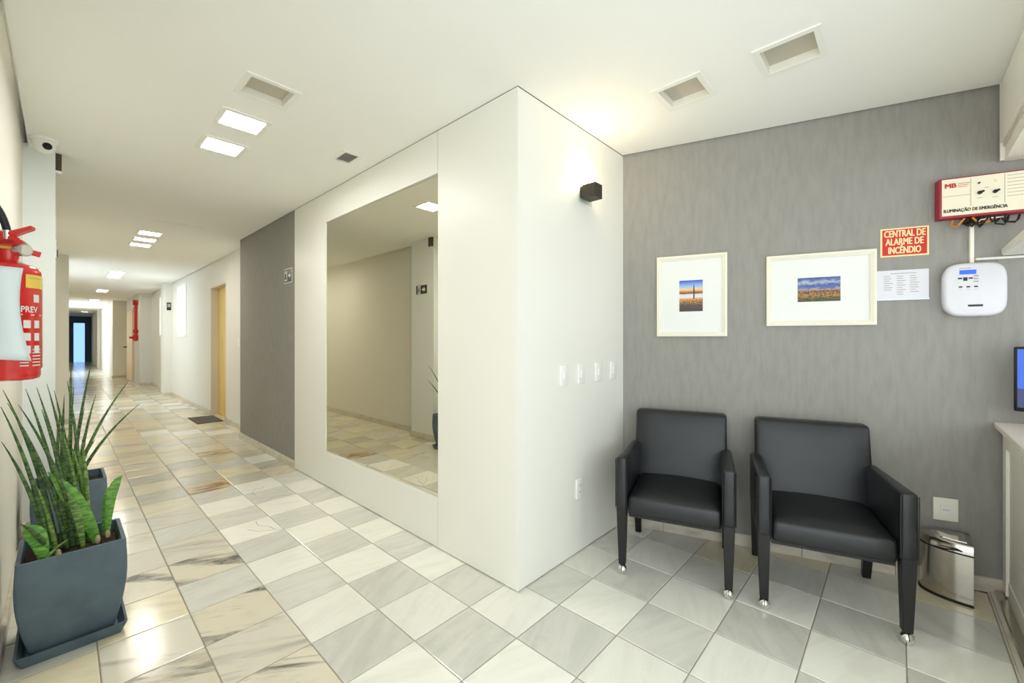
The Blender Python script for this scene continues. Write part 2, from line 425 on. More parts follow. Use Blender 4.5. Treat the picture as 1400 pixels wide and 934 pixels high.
cm.add([v.co for v in tmp.vertices], [tuple(p.vertices) for p in tmp.polygons])
cm.box(XL-.3, 4.6, YBACK-.3, YEND+.3, WT, WT+.1)
tag(cm.build('ceiling', 'ceiling_paint'), 'flat white plaster ceiling with recessed square lamps', kind='structure')

# ---- walls
def wall(name, boxes, m, label=None):
    b = MB()
    for q in boxes: b.box(*q)
    o = b.build(name, m); tag(o, label, kind='structure'); return o
wall('wall_left', [(XL-.2, XL, YBACK, -2.45, 0, WT), (XL-.2, XL, -2.45, .65, 2.5, WT), (XL-.2, XL, .65, 9.8, 0, WT), (XL-.2, XL, 9.8, 12.6, 0, .75), (XL-.2, XL, 9.8, 12.6, 2.35, WT), (XL-.2, XL, 12.6, 20.8, 0, WT),
                   (XL-.2, XL, 20.8, 24.4, 0, .3), (XL-.2, XL, 20.8, 24.4, 2.5, WT), (XL-.2, XL, 24.4, YEND, 0, WT)], 'plaster_left', 'cream painted corridor wall carrying the fire extinguisher')
PL1 = (4.30, 4.78); PL2 = (9.4, 9.8)
wall('wall_pillar_1', [(XL, -.03, *PL1, 0, CEIL+.02)], 'column_white', 'white pilaster on the cream corridor wall below the dome camera')
wall('wall_pillar_2', [(XL, .075, *PL2, 0, CEIL+.02)], 'plaster', 'far white pilaster on the cream corridor wall')
# side windows in the left wall; the last, unseen one is added for fill light
for n, (a, b, z0, z1) in enumerate(((9.8, 12.6, .75, 2.35), (20.8, 24.4, .3, 2.5), (-2.45, .65, .0, 2.5))):
    m = MB(); k = 3
    for i in range(k+1):
        y = a+(b-a)*i/k; m.box(XL-.16, XL-.11, max(a, y-.025), min(b, y+.025), z0, z1)
    m.box(XL-.16, XL-.11, a, b, z0, z0+.05); m.box(XL-.16, XL-.11, a, b, z1-.05, z1)
    o = tag(m.build('window_%d' % (n+3), 'sash_white'), kind='structure')
    MB().box(XL-.137, XL-.133, a, b, z0, z1).build('pane', 'clear_glass', o)
# right-hand corridor walls
wall('wall_right_gray', [(XG, XG+.2, 4.445, 6.37, 0, WT)], 'grafiato', 'grey textured stretch of corridor wall beyond the mirror')
DY = (7.73, 8.73); DZ = 2.21; W1 = (10.8, 11.72, 1.38, 2.46); W2 = (13.25, 14.2, 1.38, 2.42)
XD = 1.86
wall('wall_right', [(XW, XW+.24, 6.37, DY[0], 0, WT), (XW, XW+.24, DY[0], DY[1], DZ, WT), (XW, XW+.24, DY[1], W1[0], 0, WT), (XW, XW+.24, W1[0], W1[1], 0, W1[2]), (XW, XW+.24, W1[0], W1[1], W1[3], WT),
                    (XW, XW+.24, W1[1], W2[0], 0, WT), (XW, XW+.24, W2[0], W2[1], 0, W2[2]), (XW, XW+.24, W2[0], W2[1], W2[3], WT), (XW, XW+.24, W2[1], 15.7, 0, WT)], 'plaster', 'white corridor wall with yellow door and narrow windows')
wall('wall_pillar_3', [(1.60, XW, 12.35, 12.85, 0, CEIL+.02)], 'plaster', 'white pilaster between the two narrow windows')
wall('wall_right_far', [(1.50, 1.99, 15.7, 19.3, 0, WT)], 'plaster', 'far stretch of white wall with cream door and red hydrant pipe')
wall('wall_right_end', [(1.16, 1.7, 19.3, YEND, 0, WT), (1.08, 1.16, 26.2, 27, 0, CEIL+.02), (1.06, 1.16, 29.5, 30.5, 0, CEIL+.02)], 'plaster_left', 'distant corridor wall with shallow pilasters')
we = wall('wall_end', [(XL, .2, YEND, YEND+.2, 0, WT), (.2, .95, YEND, YEND+.2, 2.28, WT), (.95, 1.2, YEND, YEND+.2, 0, WT)], 'far_header', 'dark end wall of the corridor')
d3 = tag(MB().box(.2, .26, YEND-.03, YEND+.1, 0, 2.28).box(.89, .95, YEND-.03, YEND+.1, 0, 2.28).box(.2, .95, YEND-.03, YEND+.1, 2.22, 2.28).box(.4, .45, YEND-.03, YEND+.1, 0, 2.22).build('door_3', 'far_dark'), 'distant glazed door glowing blue with daylight', kind='structure')
MB().box(.45, .89, YEND+.03, YEND+.05, 0, 2.22).build('pane', 'far_pane', d3); MB().box(.26, .4, YEND+.03, YEND+.05, 0, 2.22).build('panel', 'far_dark', d3)
# back wall with glazed entrance (behind the camera)
wall('wall_back', [(XL-.2, -.1, YBACK-.2, YBACK, 0, WT), (-.1, 2.8, YBACK-.2, YBACK, 2.45, WT), (2.8, 4.6, YBACK-.2, YBACK, 0, WT)], 'plaster')
dm = MB()
for x in (-.1, .85, 1.8, 2.74): dm.box(x, x+.06, YBACK-.13, YBACK-.07, 0, 2.45)
dm.box(-.1, 2.8, YBACK-.13, YBACK-.07, 2.39, 2.45)
d4 = tag(dm.build('door_4', 'sash_white'), kind='structure')
MB().box(-.1, 2.8, YBACK-.103, YBACK-.097, 0, 2.45).build('pane', 'clear_glass', d4)
# grey textured waiting wall, skewed to the corridor
def wallquad(s0, s1, off0, off1): return [tuple(onwall(s, 0, o).xy) for s, o in ((s0, off0), (s1, off0), (s1, off1), (s0, off1))]
m = MB(); m.box(-.06, 5.2, 0, .2, 0, WT)
tag(m.build('wall_waiting', 'grafiato', loc=tuple(P0), rot=RZW), 'grey textured wall behind the two black armchairs', kind='structure')

# ---- white panelled block with mirror niche
GAP = .007
blk = tag(MB().box(XB+.022, 2.9, YB+.022, 4.425, 0, WT).build('wall_block', 'core_dark'), 'white panelled block at the corner of corridor and waiting area', kind='structure')
MY = (2.10, 3.72); MZ = (.31, 2.335)
def panel_x(poly):        # poly in (y, z); face at XB
    return MB().prism(poly, XB, XB+.022, axis='x')
zt = CEIL-.004
panel_x([(2.10, GAP), (4.44, GAP), (4.44, zt), (2.10, zt), (2.10, MZ[1]), (MY[1], MZ[1]), (MY[1], MZ[0]), (2.10, MZ[0])]).build('panel', 'panel_cream', blk)
panel_x([(YB, GAP), (2.096, GAP), (2.096, zt), (YB, zt)]).build('panel', 'panel_cream', blk)
MB().box(XB+.0225, 2.72, YB, YB+.02, GAP, zt).build('panel', 'panel_cream', blk)
MB().box(XB+.0225, XG+.02, 4.4255, 4.44, GAP, zt).build('panel', 'panel_cream', blk)
# mirror
yc = (MY[0]+MY[1])/2; hw = (MY[1]-MY[0])/2-.003
mr = MB().box(0, .004, -hw, hw, MZ[0]+.003, MZ[1]-.003).build('wall_mirror', 'mirror', loc=(XB+.0125, yc, 0), rot=.0079)
tag(mr, 'tall frameless mirror set flush in the white corridor panel', 'mirror')

# ---- baseboards
def base_run(name, m, pts_boxes, parent_label):
    o = None
    for k, q in enumerate(pts_boxes):
        b = MB().box(*q)
        if o is None: o = tag(b.build(name, m, bevel=.002), parent_label, kind='structure')
        else: b.build('marble_strip', m, o, bevel=.002)
    return o
def segs(a, b, n): 
    L = (b-a)/n
    return [(a+L*i+.001, a+L*(i+1)-.001) for i in range(n)]
base_run('baseboard_right_gray', 'marble_base', [(XG-.016, XG, a, b, 0, .075) for a, b in segs(4.445, 6.37, 4)], 'marble skirting below the grey corridor wall')
base_run('baseboard_right', 'marble_base', [(XW-.016, XW, a, b, 0, .075) for a, b in segs(6.37, DY[0], 2)+segs(DY[1], 12.35, 5)+segs(12.85, 15.7, 3)]+[(1.585, 1.60, 12.335, 12.865, 0, .075), (1.60, XW-.016, 12.335, 12.35, 0, .075), (1.485, XW-.016, 15.684, 15.7, 0, .075), (1.484, 1.5, 15.7, 17.0, 0, .075), (1.484, 1.5, 18.8, 19.284, 0, .075), (1.14, 1.484, 19.284, 19.3, 0, .075)], 'marble skirting below the white corridor wall')
base_run('baseboard_left', 'marble_base', [(XL, XL+.016, a, b, 0, .075) for a, b in segs(.65, PL1[0], 6)+segs(PL1[1], PL2[0], 6)]+[(-.03, -.014, PL1[0]-.016, PL1[1]+.016, 0, .075), (XL+.016, -.03, PL1[0]-.016, PL1[0], 0, .075), (XL+.016, -.03, PL1[1], PL1[1]+.016, 0, .075), (.075, .09, PL2[0]-.016, PL2[1], 0, .075), (XL+.016, .075, PL2[0]-.016, PL2[0], 0, .075)], 'marble skirting below the cream left wall')
ob = None
for k, (a, b) in enumerate([(.0, .27), (.272, .66), (.662, 1.05), (1.052, 1.48), (1.482, 1.915)]):
    bm_ = MB().box(a, b, -.016, 0, 0, .074)
    if ob is None: ob = tag(bm_.build('baseboard_waiting', 'marble_base', bevel=.002, loc=tuple(P0), rot=RZW), 'marble skirting below the grey waiting wall', kind='structure')
    else: bm_.build('marble_strip', 'marble_base', ob, bevel=.002)

# ---- yellow door, far cream door, narrow windows
dj = MB().box(XW+.0, XD+.05, DY[1]-.03, DY[1], 0, DZ).box(XW, XD+.05, DY[0], DY[0]+.03, 0, DZ).box(XW, XD+.05, DY[0]+.03, DY[1]-.03, DZ-.03, DZ)
d1 = tag(dj.build('door_1', 'jamb'), 'yellow wooden door in a deep pale frame off the corridor', kind='structure')
MB().box(XD, XD+.04, DY[0]+.032, DY[1]-.032, .008, DZ-.032).build('door_leaf', 'door_yellow', d1)
hd = MB().tube([(XD, DY[0]+.12, 1.03), (XD-.045, DY[0]+.12, 1.03), (XD-.045, DY[0]+.23, 1.03)], .009)
hd.box(XD-.006, XD, DY[0]+.1, DY[0]+.14, .94, 1.09).build('door_handle', 'chrome', d1)
D2 = (17.1, 18.7)
d2 = tag(MB().box(1.475, 1.5, D2[0]-.08, D2[0], 0, 2.28).box(1.475, 1.5, D2[1], D2[1]+.08, 0, 2.28).box(1.475, 1.5, D2[0], D2[1], 2.2, 2.28).build('door_2', 'jamb'), 'distant cream door beside the red hydrant pipe', kind='structure')
MB().box(1.455, 1.499, D2[0], D2[1], .01, 2.2).build('door_leaf', 'door_cream', d2)
MB().tube([(1.455, D2[1]-.12, 1.05), (1.38, D2[1]-.12, 1.05), (1.38, D2[1]-.3, 1.05)], .02).build('door_handle', 'bracket_brown', d2)
for n, (a, b, z0, z1) in enumerate((W1, W2)):
    m = MB().box(XW-.012, XW+.1, a-.03, a+.03, z0-.03, z1+.03).box(XW-.012, XW+.1, b-.03, b+.03, z0-.03, z1+.03).box(XW-.012, XW+.1, a+.03, b-.03, z0-.03, z0+.03).box(XW-.012, XW+.1, a+.03, b-.03, z1-.03, z1+.03)
    o = tag(m.build('window_%d' % (n+1), 'sash_white'), ['narrow bright frosted window nearer the yellow door', 'narrow bright frosted window beyond the pilaster'][n], kind='structure')
    for i in range(2):
        y0 = a+.03+(b-a-.06)*i/2; MB().box(XW+.05, XW+.06, y0+.004, y0+(b-a-.06)/2-.004, z0+.03, z1-.03).build('pane', 'daylight_pane', o)
    MB().box(XW+.035, XW+.075, (a+b)/2-.015, (a+b)/2+.015, z0+.03, z1-.03).build('mullion', 'sash_white', o)
# thin strip of a ceiling hatch
tag(MB().box(.70, 1.13, 5.94, 5.965, CEIL-.004, CEIL).build('trim_1', 'sash_white'), 'thin white edge strip of a ceiling hatch', kind='structure')

# ------------------------------------------------------------------ recessed ceiling lamps
def ceiling_lamp(h, on, label, group, name='ceiling_lamp', depth=.035, fl=.03, mt=None):
    x0, x1, y0, y1 = h; cx, cy = (x0+x1)/2, (y0+y1)/2; a, b = (x1-x0)/2, (y1-y0)/2
    t = thing(name, label, 'ceiling light', (cx, cy, CEIL), 0, group)
    e = .002
    f = MB().box(-a-fl*.0-.012, a+.012, -b-.012, -b+fl*.5, -.006, 0).box(-a-.012, a+.012, b-fl*.5, b+.012, -.006, 0).box(-a-.012, -a+fl*.5, -b+fl*.5, b-fl*.5, -.006, 0).box(a-fl*.5, a+.012, -b+fl*.5, b-fl*.5, -.006, 0)
    f.build('frame', 'fixture_frame', t)
    i = a-fl*.5; j = b-fl*.5; w_ = .004
    r = MB().box(-i-w_, -i, -j-w_, j+w_, 0, depth+.02).box(i, i+w_, -j-w_, j+w_, 0, depth+.02).box(-i, i, -j-w_, -j, 0, depth+.02).box(-i, i, j, j+w_, 0, depth+.02)
    r.build('reflector', 'fixture_inner', t)
    dz = depth if not on else .004
    MB().box(-i, i, -j, j, dz, dz+.006).build('diffuser', mt or ('diffuser_on' if on else 'diffuser_off'), t)
    return t
for n, (a, b, on) in enumerate(lamps):
    h = (LAMP_X[0], LAMP_X[1], a, b)
    if n == 0: lab, g = 'unlit recessed square lamp in corridor ceiling, next to two lit ones', None
    elif n == 1: lab, g = 'lit square corridor lamp right beside the unlit corridor lamp', None
    elif n == 2: lab, g = 'lit square corridor lamp, second from the unlit corridor lamp', None
    elif n < 6: lab, g = ('lit square lamp in the row of three, '+('closest to the ceiling hatch strip', 'the middle one', 'farthest from the ceiling hatch strip')[n-3]), 'row of three lit corridor lamps'
    elif n < 9: lab, g = 'lit square ceiling lamp in the row of three level with the narrow windows', 'three lamps level with the narrow windows'
    elif n < 11: lab, g = 'lit square ceiling lamp of the pair level with the red hydrant pipe', 'pair of lamps by the hydrant pipe'
    elif n < 13: lab, g = 'lit square ceiling lamp of the pair just beyond the cream door', 'pair of lamps beyond the cream door'
    elif n == 13: lab, g = 'single lit ceiling lamp between the cream door and the blue glazed door', None
    else: lab, g = 'single lit ceiling lamp closest to the distant blue glazed door', None
    ceiling_lamp(h, on, lab, g, mt='diffuser_on_warm' if n >= 9 else 'diffuser_on_mid' if n >= 3 else None)
ceiling_lamp(WL[0], 0, 'unlit square lamp in waiting area ceiling, by the wall sconce', None)
ceiling_lamp(WL[1], 0, 'unlit square lamp in waiting area ceiling, nearer the wall cabinet', None)
# small ceiling vent
x0, x1, y0, y1 = SMALL
t = thing('ceiling_vent', 'small rectangular vent in the ceiling beside the mirror panel', 'vent', ((x0+x1)/2, (y0+y1)/2, CEIL))
a, b = (x1-x0)/2, (y1-y0)/2
MB().box(-a-.012, a+.012, -b-.012, -b+.012, -.005, 0).box(-a-.012, a+.012, b-.012, b+.012, -.005, 0).box(-a-.012, -a+.012, -b+.012, b-.012, -.005, 0).box(a-.012, a+.012, -b+.012, b-.012, -.005, 0).build('frame', 'fixture_frame', t)
MB().box(-a, a, -b, b, .02, .026).build('backing', 'diffuser_off', t)
for k in range(5):
    yy = -b+.03+k*(2*b-.06)/4; MB().add([(-a+.012, yy-.01, .012), (a-.012, yy-.01, .012), (a-.012, yy+.008, 0), (-a+.012, yy+.008, 0), (-a+.012, yy-.01, .014), (a-.012, yy-.01, .014), (a-.012, yy+.008, .002), (-a+.012, yy+.008, .002)], [(0,3,2,1),(4,5,6,7),(0,1,5,4),(1,2,6,5),(2,3,7,6),(3,0,4,7)]).build('slat', 'shade_gray', t)

# ------------------------------------------------------------------ black armchairs
def make_chair(label):
    t = thing('armchair', label, 'armchair', group=None)
    def sp(p): return (0, 0, .022*max(0, 1-(p.x/.235)**2)*max(0, 1-(p.y/.27)**2) if p.z > .03 else 0)
    MB().rbox((0, -.035, .387), (.232, .275, .055), .028, (6, 6, 2), sp).build('seat', 'leather', t, smooth=60)
    # backrest leans back a little, tapering in thickness
    def bp(p):
        k = (p.z+.235)/.47
        w = .006*max(0, 1-(p.x/.27)**2)*max(0, 1-(p.z/.235)**2)
        return (0, .105*k-(w if p.y < 0 else 0), 0)
    MB().rbox((0, .165, .60), (.268, .05, .235), .022, (6, 2, 6), bp).build('backrest', 'leather', t, smooth=60)
    for s in (-1, 1):
        # arm: upholstered panel, lower edge level, top dipping slightly to the back
        def ap(p):
            k = (p.y+.27)/.54
            return (0, 0, -.02*k if p.z > 0 else (.0))
        MB().rbox((s*.264, -.045, .505), (.03, .27, .145), .016, (2, 6, 4), ap).build('armrest', 'leather', t, smooth=60)
        seam = MB().tube([(s*.2935, -.313, .372), (s*.2935, -.313, .64)], .0025, 5).tube([(s*.2345, -.313, .372), (s*.2345, -.313, .64)], .0025, 5)
        seam.build('piping', 'black_wood', t, smooth=60)
    MB().box(-.23, .23, -.27, .2, .315, .345).build('seat_frame', 'black_wood', t)
    for s in (-1, 1):
        for fr in (-1, 1):
            if fr < 0: y1, y0, zb = -.283, -.283, .052
            else: y1, y0, zb = .215, .275, .0
            hw, hb = .027, .018; x1 = s*.264; x0 = s*.262
            m = MB(); m.add([(x0-hb, y0-hb, zb), (x0+hb, y0-hb, zb), (x0+hb, y0+hb, zb), (x0-hb, y0+hb, zb), (x1-hw, y1-hw, .37), (x1+hw, y1-hw, .37), (x1+hw, y1+hw, .37), (x1-hw, y1+hw, .37)],
                            [(0,3,2,1),(4,5,6,7),(0,1,5,4),(1,2,6,5),(2,3,7,6),(3,0,4,7)])
            leg = m.build('leg', 'black_wood', t, bevel=.003)
            if fr < 0:
                c = MB(); c.lathe([(.006, .05), (.012, .05), (.012, .036), (.006, .034)], 14, x0, y0)
                n = 10
                prof = [(.026*math.sin(PI*q/n)+.0002, .026-.026*math.cos(PI*q/n)) for q in range(n+1)]
                c.lathe(prof, 16, x0, y0-.004)
                o = c.build('caster', 'chrome', leg, smooth=50)
                MB().tube([(x0+.021*math.cos(q*PI/10)*0+.0, y0-.004+.0266*math.sin(q*PI/10-PI/2), .026+.0266*math.cos(q*PI/10-PI/2)) for q in range(0, 11)], .0022, 5).build('caster_band', 'rubber', leg)
    return t
ch = make_chair('black leather armchair standing against the white panelled corner')
ch.location = onwall(.382, 0, .362); ch.rotation_euler = (0, 0, RZW)
ch2 = copy_tree(ch); ch2['label'] = 'black leather armchair standing next to the steel pedal bin'
ch2.location = onwall(1.062, 0, .378); ch2.rotation_euler = (0, 0, RZW-.015)

# ------------------------------------------------------------------ things on the grey wall (local -Y faces the room)
def wthing(name, label, cat, s, z, group=None): return thing(name, label, cat, onwall(s, z), RZW, group)
def picture(name, label, s, z, w_, h_, pw, ph, pm, dz=0):
    t = wthing(name, label, 'picture', s, z); t.rotation_euler = (0, 0, RZW)
    a, b, k = w_/2, h_/2, .028
    f = MB()
    def bar(p):    # mitred bar sloping inwards: outer edge proud
        pass
    o = [(-a, -b), (a, -b), (a, b), (-a, b)]; i = [(-a+k, -b+k), (a-k, -b+k), (a-k, b-k), (-a+k, b-k)]
    for n in range(4):
        p, q, r, s_ = o[n], o[(n+1) % 4], i[(n+1) % 4], i[n]
        g = .010
        def mid(u, v): return (u[0]+(v[0]-u[0])*.4, u[1]+(v[1]-u[1])*.4)
        p2, q2 = mid(p, s_), mid(q, r)
        V = [(p[0], 0, p[1]), (q[0], 0, q[1]), (q[0], -.026, q[1]), (p[0], -.026, p[1]), (q2[0], -.028, q2[1]), (p2[0], -.028, p2[1]), (r[0], -.018, r[1]), (s_[0], -.018, s_[1]), (r[0], -.006, r[1]), (s_[0], -.006, s_[1])]
        MB().add(V, [(0, 1, 2, 3), (3, 2, 4, 5), (5, 4, 6, 7), (7, 6, 8, 9), (9, 8, 1, 0), (0, 3, 5, 7, 9), (1, 8, 6, 4, 2)]).build('frame_bar', 'frame_white', t)
    MB().box(-a+k, a-k, -.011, -.006, -b+k, b-k).build('mount', 'mount_white', t)
    MB().box(-pw/2, pw/2, -.0125, -.011, -ph/2, ph/2).build('photo', pm, t, loc=(0, 0, dz))
    return t
def photo_mat(name, kind, w_, h_):
    m = bpy.data.materials.new(name); m.use_nodes = True; M[name] = m; nt = m.node_tree; N = nt.nodes; L = nt.links
    b = N['Principled BSDF']; b.inputs['Roughness'].default_value = .5
    tc = N.new('ShaderNodeTexCoord'); sp = N.new('ShaderNodeSeparateXYZ'); L.new(tc.outputs['Object'], sp.inputs[0])
    no = N.new('ShaderNodeTexNoise'); no.inputs['Detail'].default_value = 5
    mp = N.new('ShaderNodeMapping'); L.new(tc.outputs['Object'], mp.inputs[0]); L.new(mp.outputs[0], no.inputs['Vector']); no.inputs['Scale'].default_value = 1
    mp.inputs['Scale'].default_value = (45, 45, 75) if kind else (60, 60, 110)
    ma = N.new('ShaderNodeMath'); ma.operation = 'MULTIPLY_ADD'; L.new(no.outputs[0], ma.inputs[0]); ma.inputs[1].default_value = h_*(.34 if kind else .05)
    L.new(sp.outputs[2], ma.inputs[2])
    mr = N.new('ShaderNodeMapRange'); mr.inputs[1].default_value = -h_/2+h_*(.17 if kind else .025); mr.inputs[2].default_value = h_/2+h_*(.17 if kind else .025); L.new(ma.outputs[0], mr.inputs[0])
    cr = N.new('ShaderNodeValToRGB'); L.new(mr.outputs[0], cr.inputs[0])
    stops = ([(0, (70, 78, 40)), (.16, (120, 110, 60)), (.28, (206, 150, 60)), (.38, (140, 96, 66)), (.5, (196, 160, 130)), (.56, (92, 110, 170)), (.68, (60, 84, 150)), (.8, (170, 180, 205)), (.9, (88, 104, 160)), (1, (58, 74, 130))] if kind else
             [(0, (70, 50, 44)), (.2, (110, 84, 66)), (.33, (214, 150, 70)), (.42, (230, 170, 90)), (.45, (216, 224, 236)), (.55, (206, 214, 230)), (.57, (126, 66, 40)), (.62, (180, 96, 36)), (.7, (240, 200, 130)), (.8, (150, 190, 236)), (1, (40, 70, 190))])
    el = cr.color_ramp.elements
    el[0].position = stops[0][0]; el[0].color = (*lin(stops[0][1]), 1); el[1].position = 1; el[1].color = (*lin(stops[-1][1]), 1)
    for p, c in stops[1:-1]:
        e = el.new(p); e.color = (*lin(c), 1)
    n2 = N.new('ShaderNodeTexNoise'); n2.inputs['Scale'].default_value = 150; n2.inputs['Detail'].default_value = 3; L.new(tc.outputs['Object'], n2.inputs['Vector'])
    lo = N.new('ShaderNodeMapRange'); lo.inputs[1].default_value = h_*(.02 if kind else -.08); lo.inputs[2].default_value = h_*(-.06 if kind else -.16); L.new(sp.outputs[2], lo.inputs[0])
    cn = N.new('ShaderNodeMapRange'); cn.inputs[1].default_value = .42; cn.inputs[2].default_value = .6; L.new(n2.outputs[0], cn.inputs[0])
    mu = N.new('ShaderNodeMath'); mu.operation = 'MULTIPLY'; L.new(lo.outputs[0], mu.inputs[0]); L.new(cn.outputs[0], mu.inputs[1])
    mx = N.new('ShaderNodeMix'); mx.data_type = 'RGBA'; L.new(mu.outputs[0], mx.inputs[0]); L.new(cr.outputs[0], mx.inputs[6]); mx.inputs[7].default_value = (*lin((62, 54, 44) if kind else (50, 54, 60)), 1)
    L.new(mx.outputs[2], b.inputs['Base Color'])
photo_mat('photo_tower', 0, .14, .205); photo_mat('photo_city', 1, .205, .142)
p1 = picture('framed_picture', 'upright white-framed picture of a tower at sunset', .443, 1.587, .425, .535, .142, .205, 'photo_tower')
MB().prism([(-.004, -.03), (.004, -.03), (.0035, .03), (.0015, .065), (-.0015, .065), (-.0035, .03)], -.0135, -.0125, axis='y').build('printed_tower', 'ink', p1, loc=(.018, 0, .01))
picture('framed_picture', 'wide white-framed picture of a cloudy city view', 1.134, 1.594, .527, .425, .206, .142, 'photo_city')
# red sign
t = wthing('alarm_sign', 'red sign reading central de alarme de incêndio', 'sign', 1.521, 1.836)
MB().box(-.102, .102, -.004, 0, -.079, .079).build('plate', 'sign_edge', t)
MB().box(-.094, .094, -.0046, -.004, -.071, .071).build('red_field', 'sign_red', t)
for k, s_ in enumerate(('CENTRAL DE', 'ALARME DE', 'INCÊNDIO')):
    lettering('lettering', s_, .052, 'sign_edge', t, (0, -.005, (.0455, .001, -.046)[k]), fit=(.172, .158, .136)[k], bold=.0012)
# paper notice in a plastic sleeve
t = wthing('paper_notice', 'white printed paper notice taped beside the wide picture', 'notice', 1.512, 1.602)
MB().box(-.11, .11, -.004, 0, -.08, .08).build('sheet', 'alarm_white', t)
for cx_, rows in ((-.005, 9), (.05, 8), (-.06, 7)):
    tm = MB()
    for k in range(rows): tm.box(cx_-.018, cx_+random.Random(k+int(cx_*999)).uniform(.005, .02), -.0046, -.004, .045-k*.0125, .0485-k*.0125)
    tm.build('print_lines', 'ink_gray', t)['kind'] = 'stuff'
MB().box(-.05, .06, -.0046, -.004, .06, .0635).build('print_heading', 'ink_gray', t)
MB().box(-.11, .11, -.012, -.004, -.086, -.078).build('holder_lip', 'ext_cover', t)
# alarm control panel
t = wthing('fire_alarm_control', 'rounded white fire alarm control panel with blue display', 'alarm panel', 1.783, 1.556)
def sup(a, b, n=40, e=5.0, dx=0, dz=0): return [(dx+a*math.copysign(abs(math.cos(2*PI*k/n))**(2/e), math.cos(2*PI*k/n)), dz+b*math.copysign(abs(math.sin(2*PI*k/n))**(2/e), math.sin(2*PI*k/n))) for k in range(n)]
def loft(rings, m=None):
    m = m or MB(); n = len(rings[0]); vs = [v for r in rings for v in r]
    fs = [(i*n+k, i*n+(k+1) % n, (i+1)*n+(k+1) % n, (i+1)*n+k) for i in range(len(rings)-1) for k in range(n)]
    fs += [tuple(range(n))[::-1], tuple(range((len(rings)-1)*n, len(rings)*n))]
    return m.add(vs, fs)
loft([[(x, y, z) for x, z in sup(.120*k, .138*k2, 44, 4.2)] for y, k, k2 in ((0, .93, .93), (-.02, .97, .97), (-.035, 1, 1), (-.048, .99, .99), (-.056, .95, .955), (-.060, .88, .9))]).build('case', 'alarm_white', t, smooth=35)
MB().box(-.062, .0, -.0625, -.06, .078, .1).build('display', 'lcd', t)
MB().box(-.062, -.02, -.0612, -.06, .108, .111).build('print_lines', 'ink_gray', t)
for k in range(3):
    MB().rbox((-.06+.02*k, -.0608, .058-(.0 if k != 1 else .004)), (.008, .0012, .0035 if k != 1 else .009), .001, (1, 1, 1)).build('key', 'ink', t)
    MB().rbox((.018 if 0 else .0, -.0608, .068-.014*k), (.009, .0012, .003), .001, (1, 1, 1)).build('key', 'ink_gray', t)
    MB().rbox((-.058+.029*k, -.0608, .014), (.007, .0012, .0035), .001, (1, 1, 1)).build('key', 'ink', t)
    MB().box(-.063+.029*k, -.053+.029*k, -.0605, -.0598, -.001, .001).build('print_lines', 'ink_gray', t)
MB().box(-.03, .025, -.0615, -.055, -.088, -.078).build('badge', 'ink', t)
# emergency lighting unit
t = wthing('emergency_light_unit', 'red and cream emergency lighting control box above the alarm panel', 'control box', 1.875, 2.035)
BD = .055
MB().rbox((0.03, -BD/2, 0), (.26, BD/2, .105), .006, (1, 1, 1)).build('case', 'box_red', t, smooth=40)
MB().box(-.22, .282, -BD-.0025, -BD, -.092, .098).build('face_plate', 'box_face', t)
F0, F1, F2 = -BD-.003, -BD-.0025, -BD-.0032
lettering('lettering', 'MB', .032, 'ink_red', t, (-.188, F2, .062), fit=.042, bold=.0015)
tm = MB()
for k in range(3): tm.box(-.16, -.112-.006*k, F0, F1, .07-.009*k, .0725-.009*k)
tm.build('print_lines', 'ink_red', t)['kind'] = 'stuff'
MB().box(-.218, -.113, F0, F1, .008, .0102).build('rule_line', 'ink_gray', t)
for x in (-.112, .012): MB().box(x, x+.0022, F0, F1, -.05, .092).build('rule_line', 'ink_gray', t)
lettering('lettering', 'ILUMINAÇÃO DE EMERGÊNCIA', .0225, 'ink', t, (-.096, F2, -.068), fit=.235, bold=.0005)
for x, z in ((-.078, .012), (-.022, .010)):
    MB().tube([(x, F1, z), (x, F1-.007, z)], .009, 12).tube([(x, F1-.007, z), (x+.01, F1-.017, z+.004)], .005, 8).build('knob', 'ink', t, smooth=40)
MB().tube([(-.08, F1, .062), (-.08, F1-.004, .062)], .0045, 10).build('indicator', 'ink', t)
MB().tube([(-.018, F1, .066), (-.018, F1-.004, .066)], .006, 10).build('indicator', 'sign_edge', t)
tm = MB()
for k in range(7): tm.box(.022, .1+.02*((k*7) % 3), F0, F1, .082-.017*k, .0845-.017*k)
tm.build('print_lines', 'ink_gray', t)['kind'] = 'stuff'
for q in ((-.088, -.068, F0, F1, -.015, -.0128), (-.032, -.012, F0, F1, -.018, -.0158), (-.06, -.045, F0, F1, .034, .037)): MB().box(*q).build('caption_print', 'ink_gray', t)
# wires under the box and the cable ducts
wt = wthing('cable_bundle', 'tangle of dark and orange wires below the emergency box', 'cables', 1.825, 1.911)
rr = random.Random(5)
for k in range(16):
    a = -.085+.15*rr.random(); b = a+rr.uniform(-.05, .07); zz = rr.uniform(-.035, -.01)
    pts = [(a, -.03-rr.random()*.03, .012), (a+(b-a)*.3+rr.uniform(-.01, .01), -.035, zz*.7), (a+(b-a)*.7, -.05*rr.random()-.02, zz), (b, -.04, zz*.5), (b+.01, -.03, .012)]
    MB().tube(pts, .0045, 6).build('wire', 'wire_orange' if k in (3, 6, 11) else 'wire_dark', wt, smooth=60)
MB().tube([(-.033, -.03, -.02), (-.02, -.045, .0), (.02, -.05, .004), (.07, -.04, .006)], .003, 6).build('wire', 'plastic_white', wt, smooth=60)
tag(MB().box(-.008, .008, -.016, 0, 0, .215).build('cable_duct', 'plate_cream', loc=tuple(onwall(1.787, 1.694)), rot=RZW, bevel=.002), 'short upright cream cable duct above the alarm panel', 'cable duct')
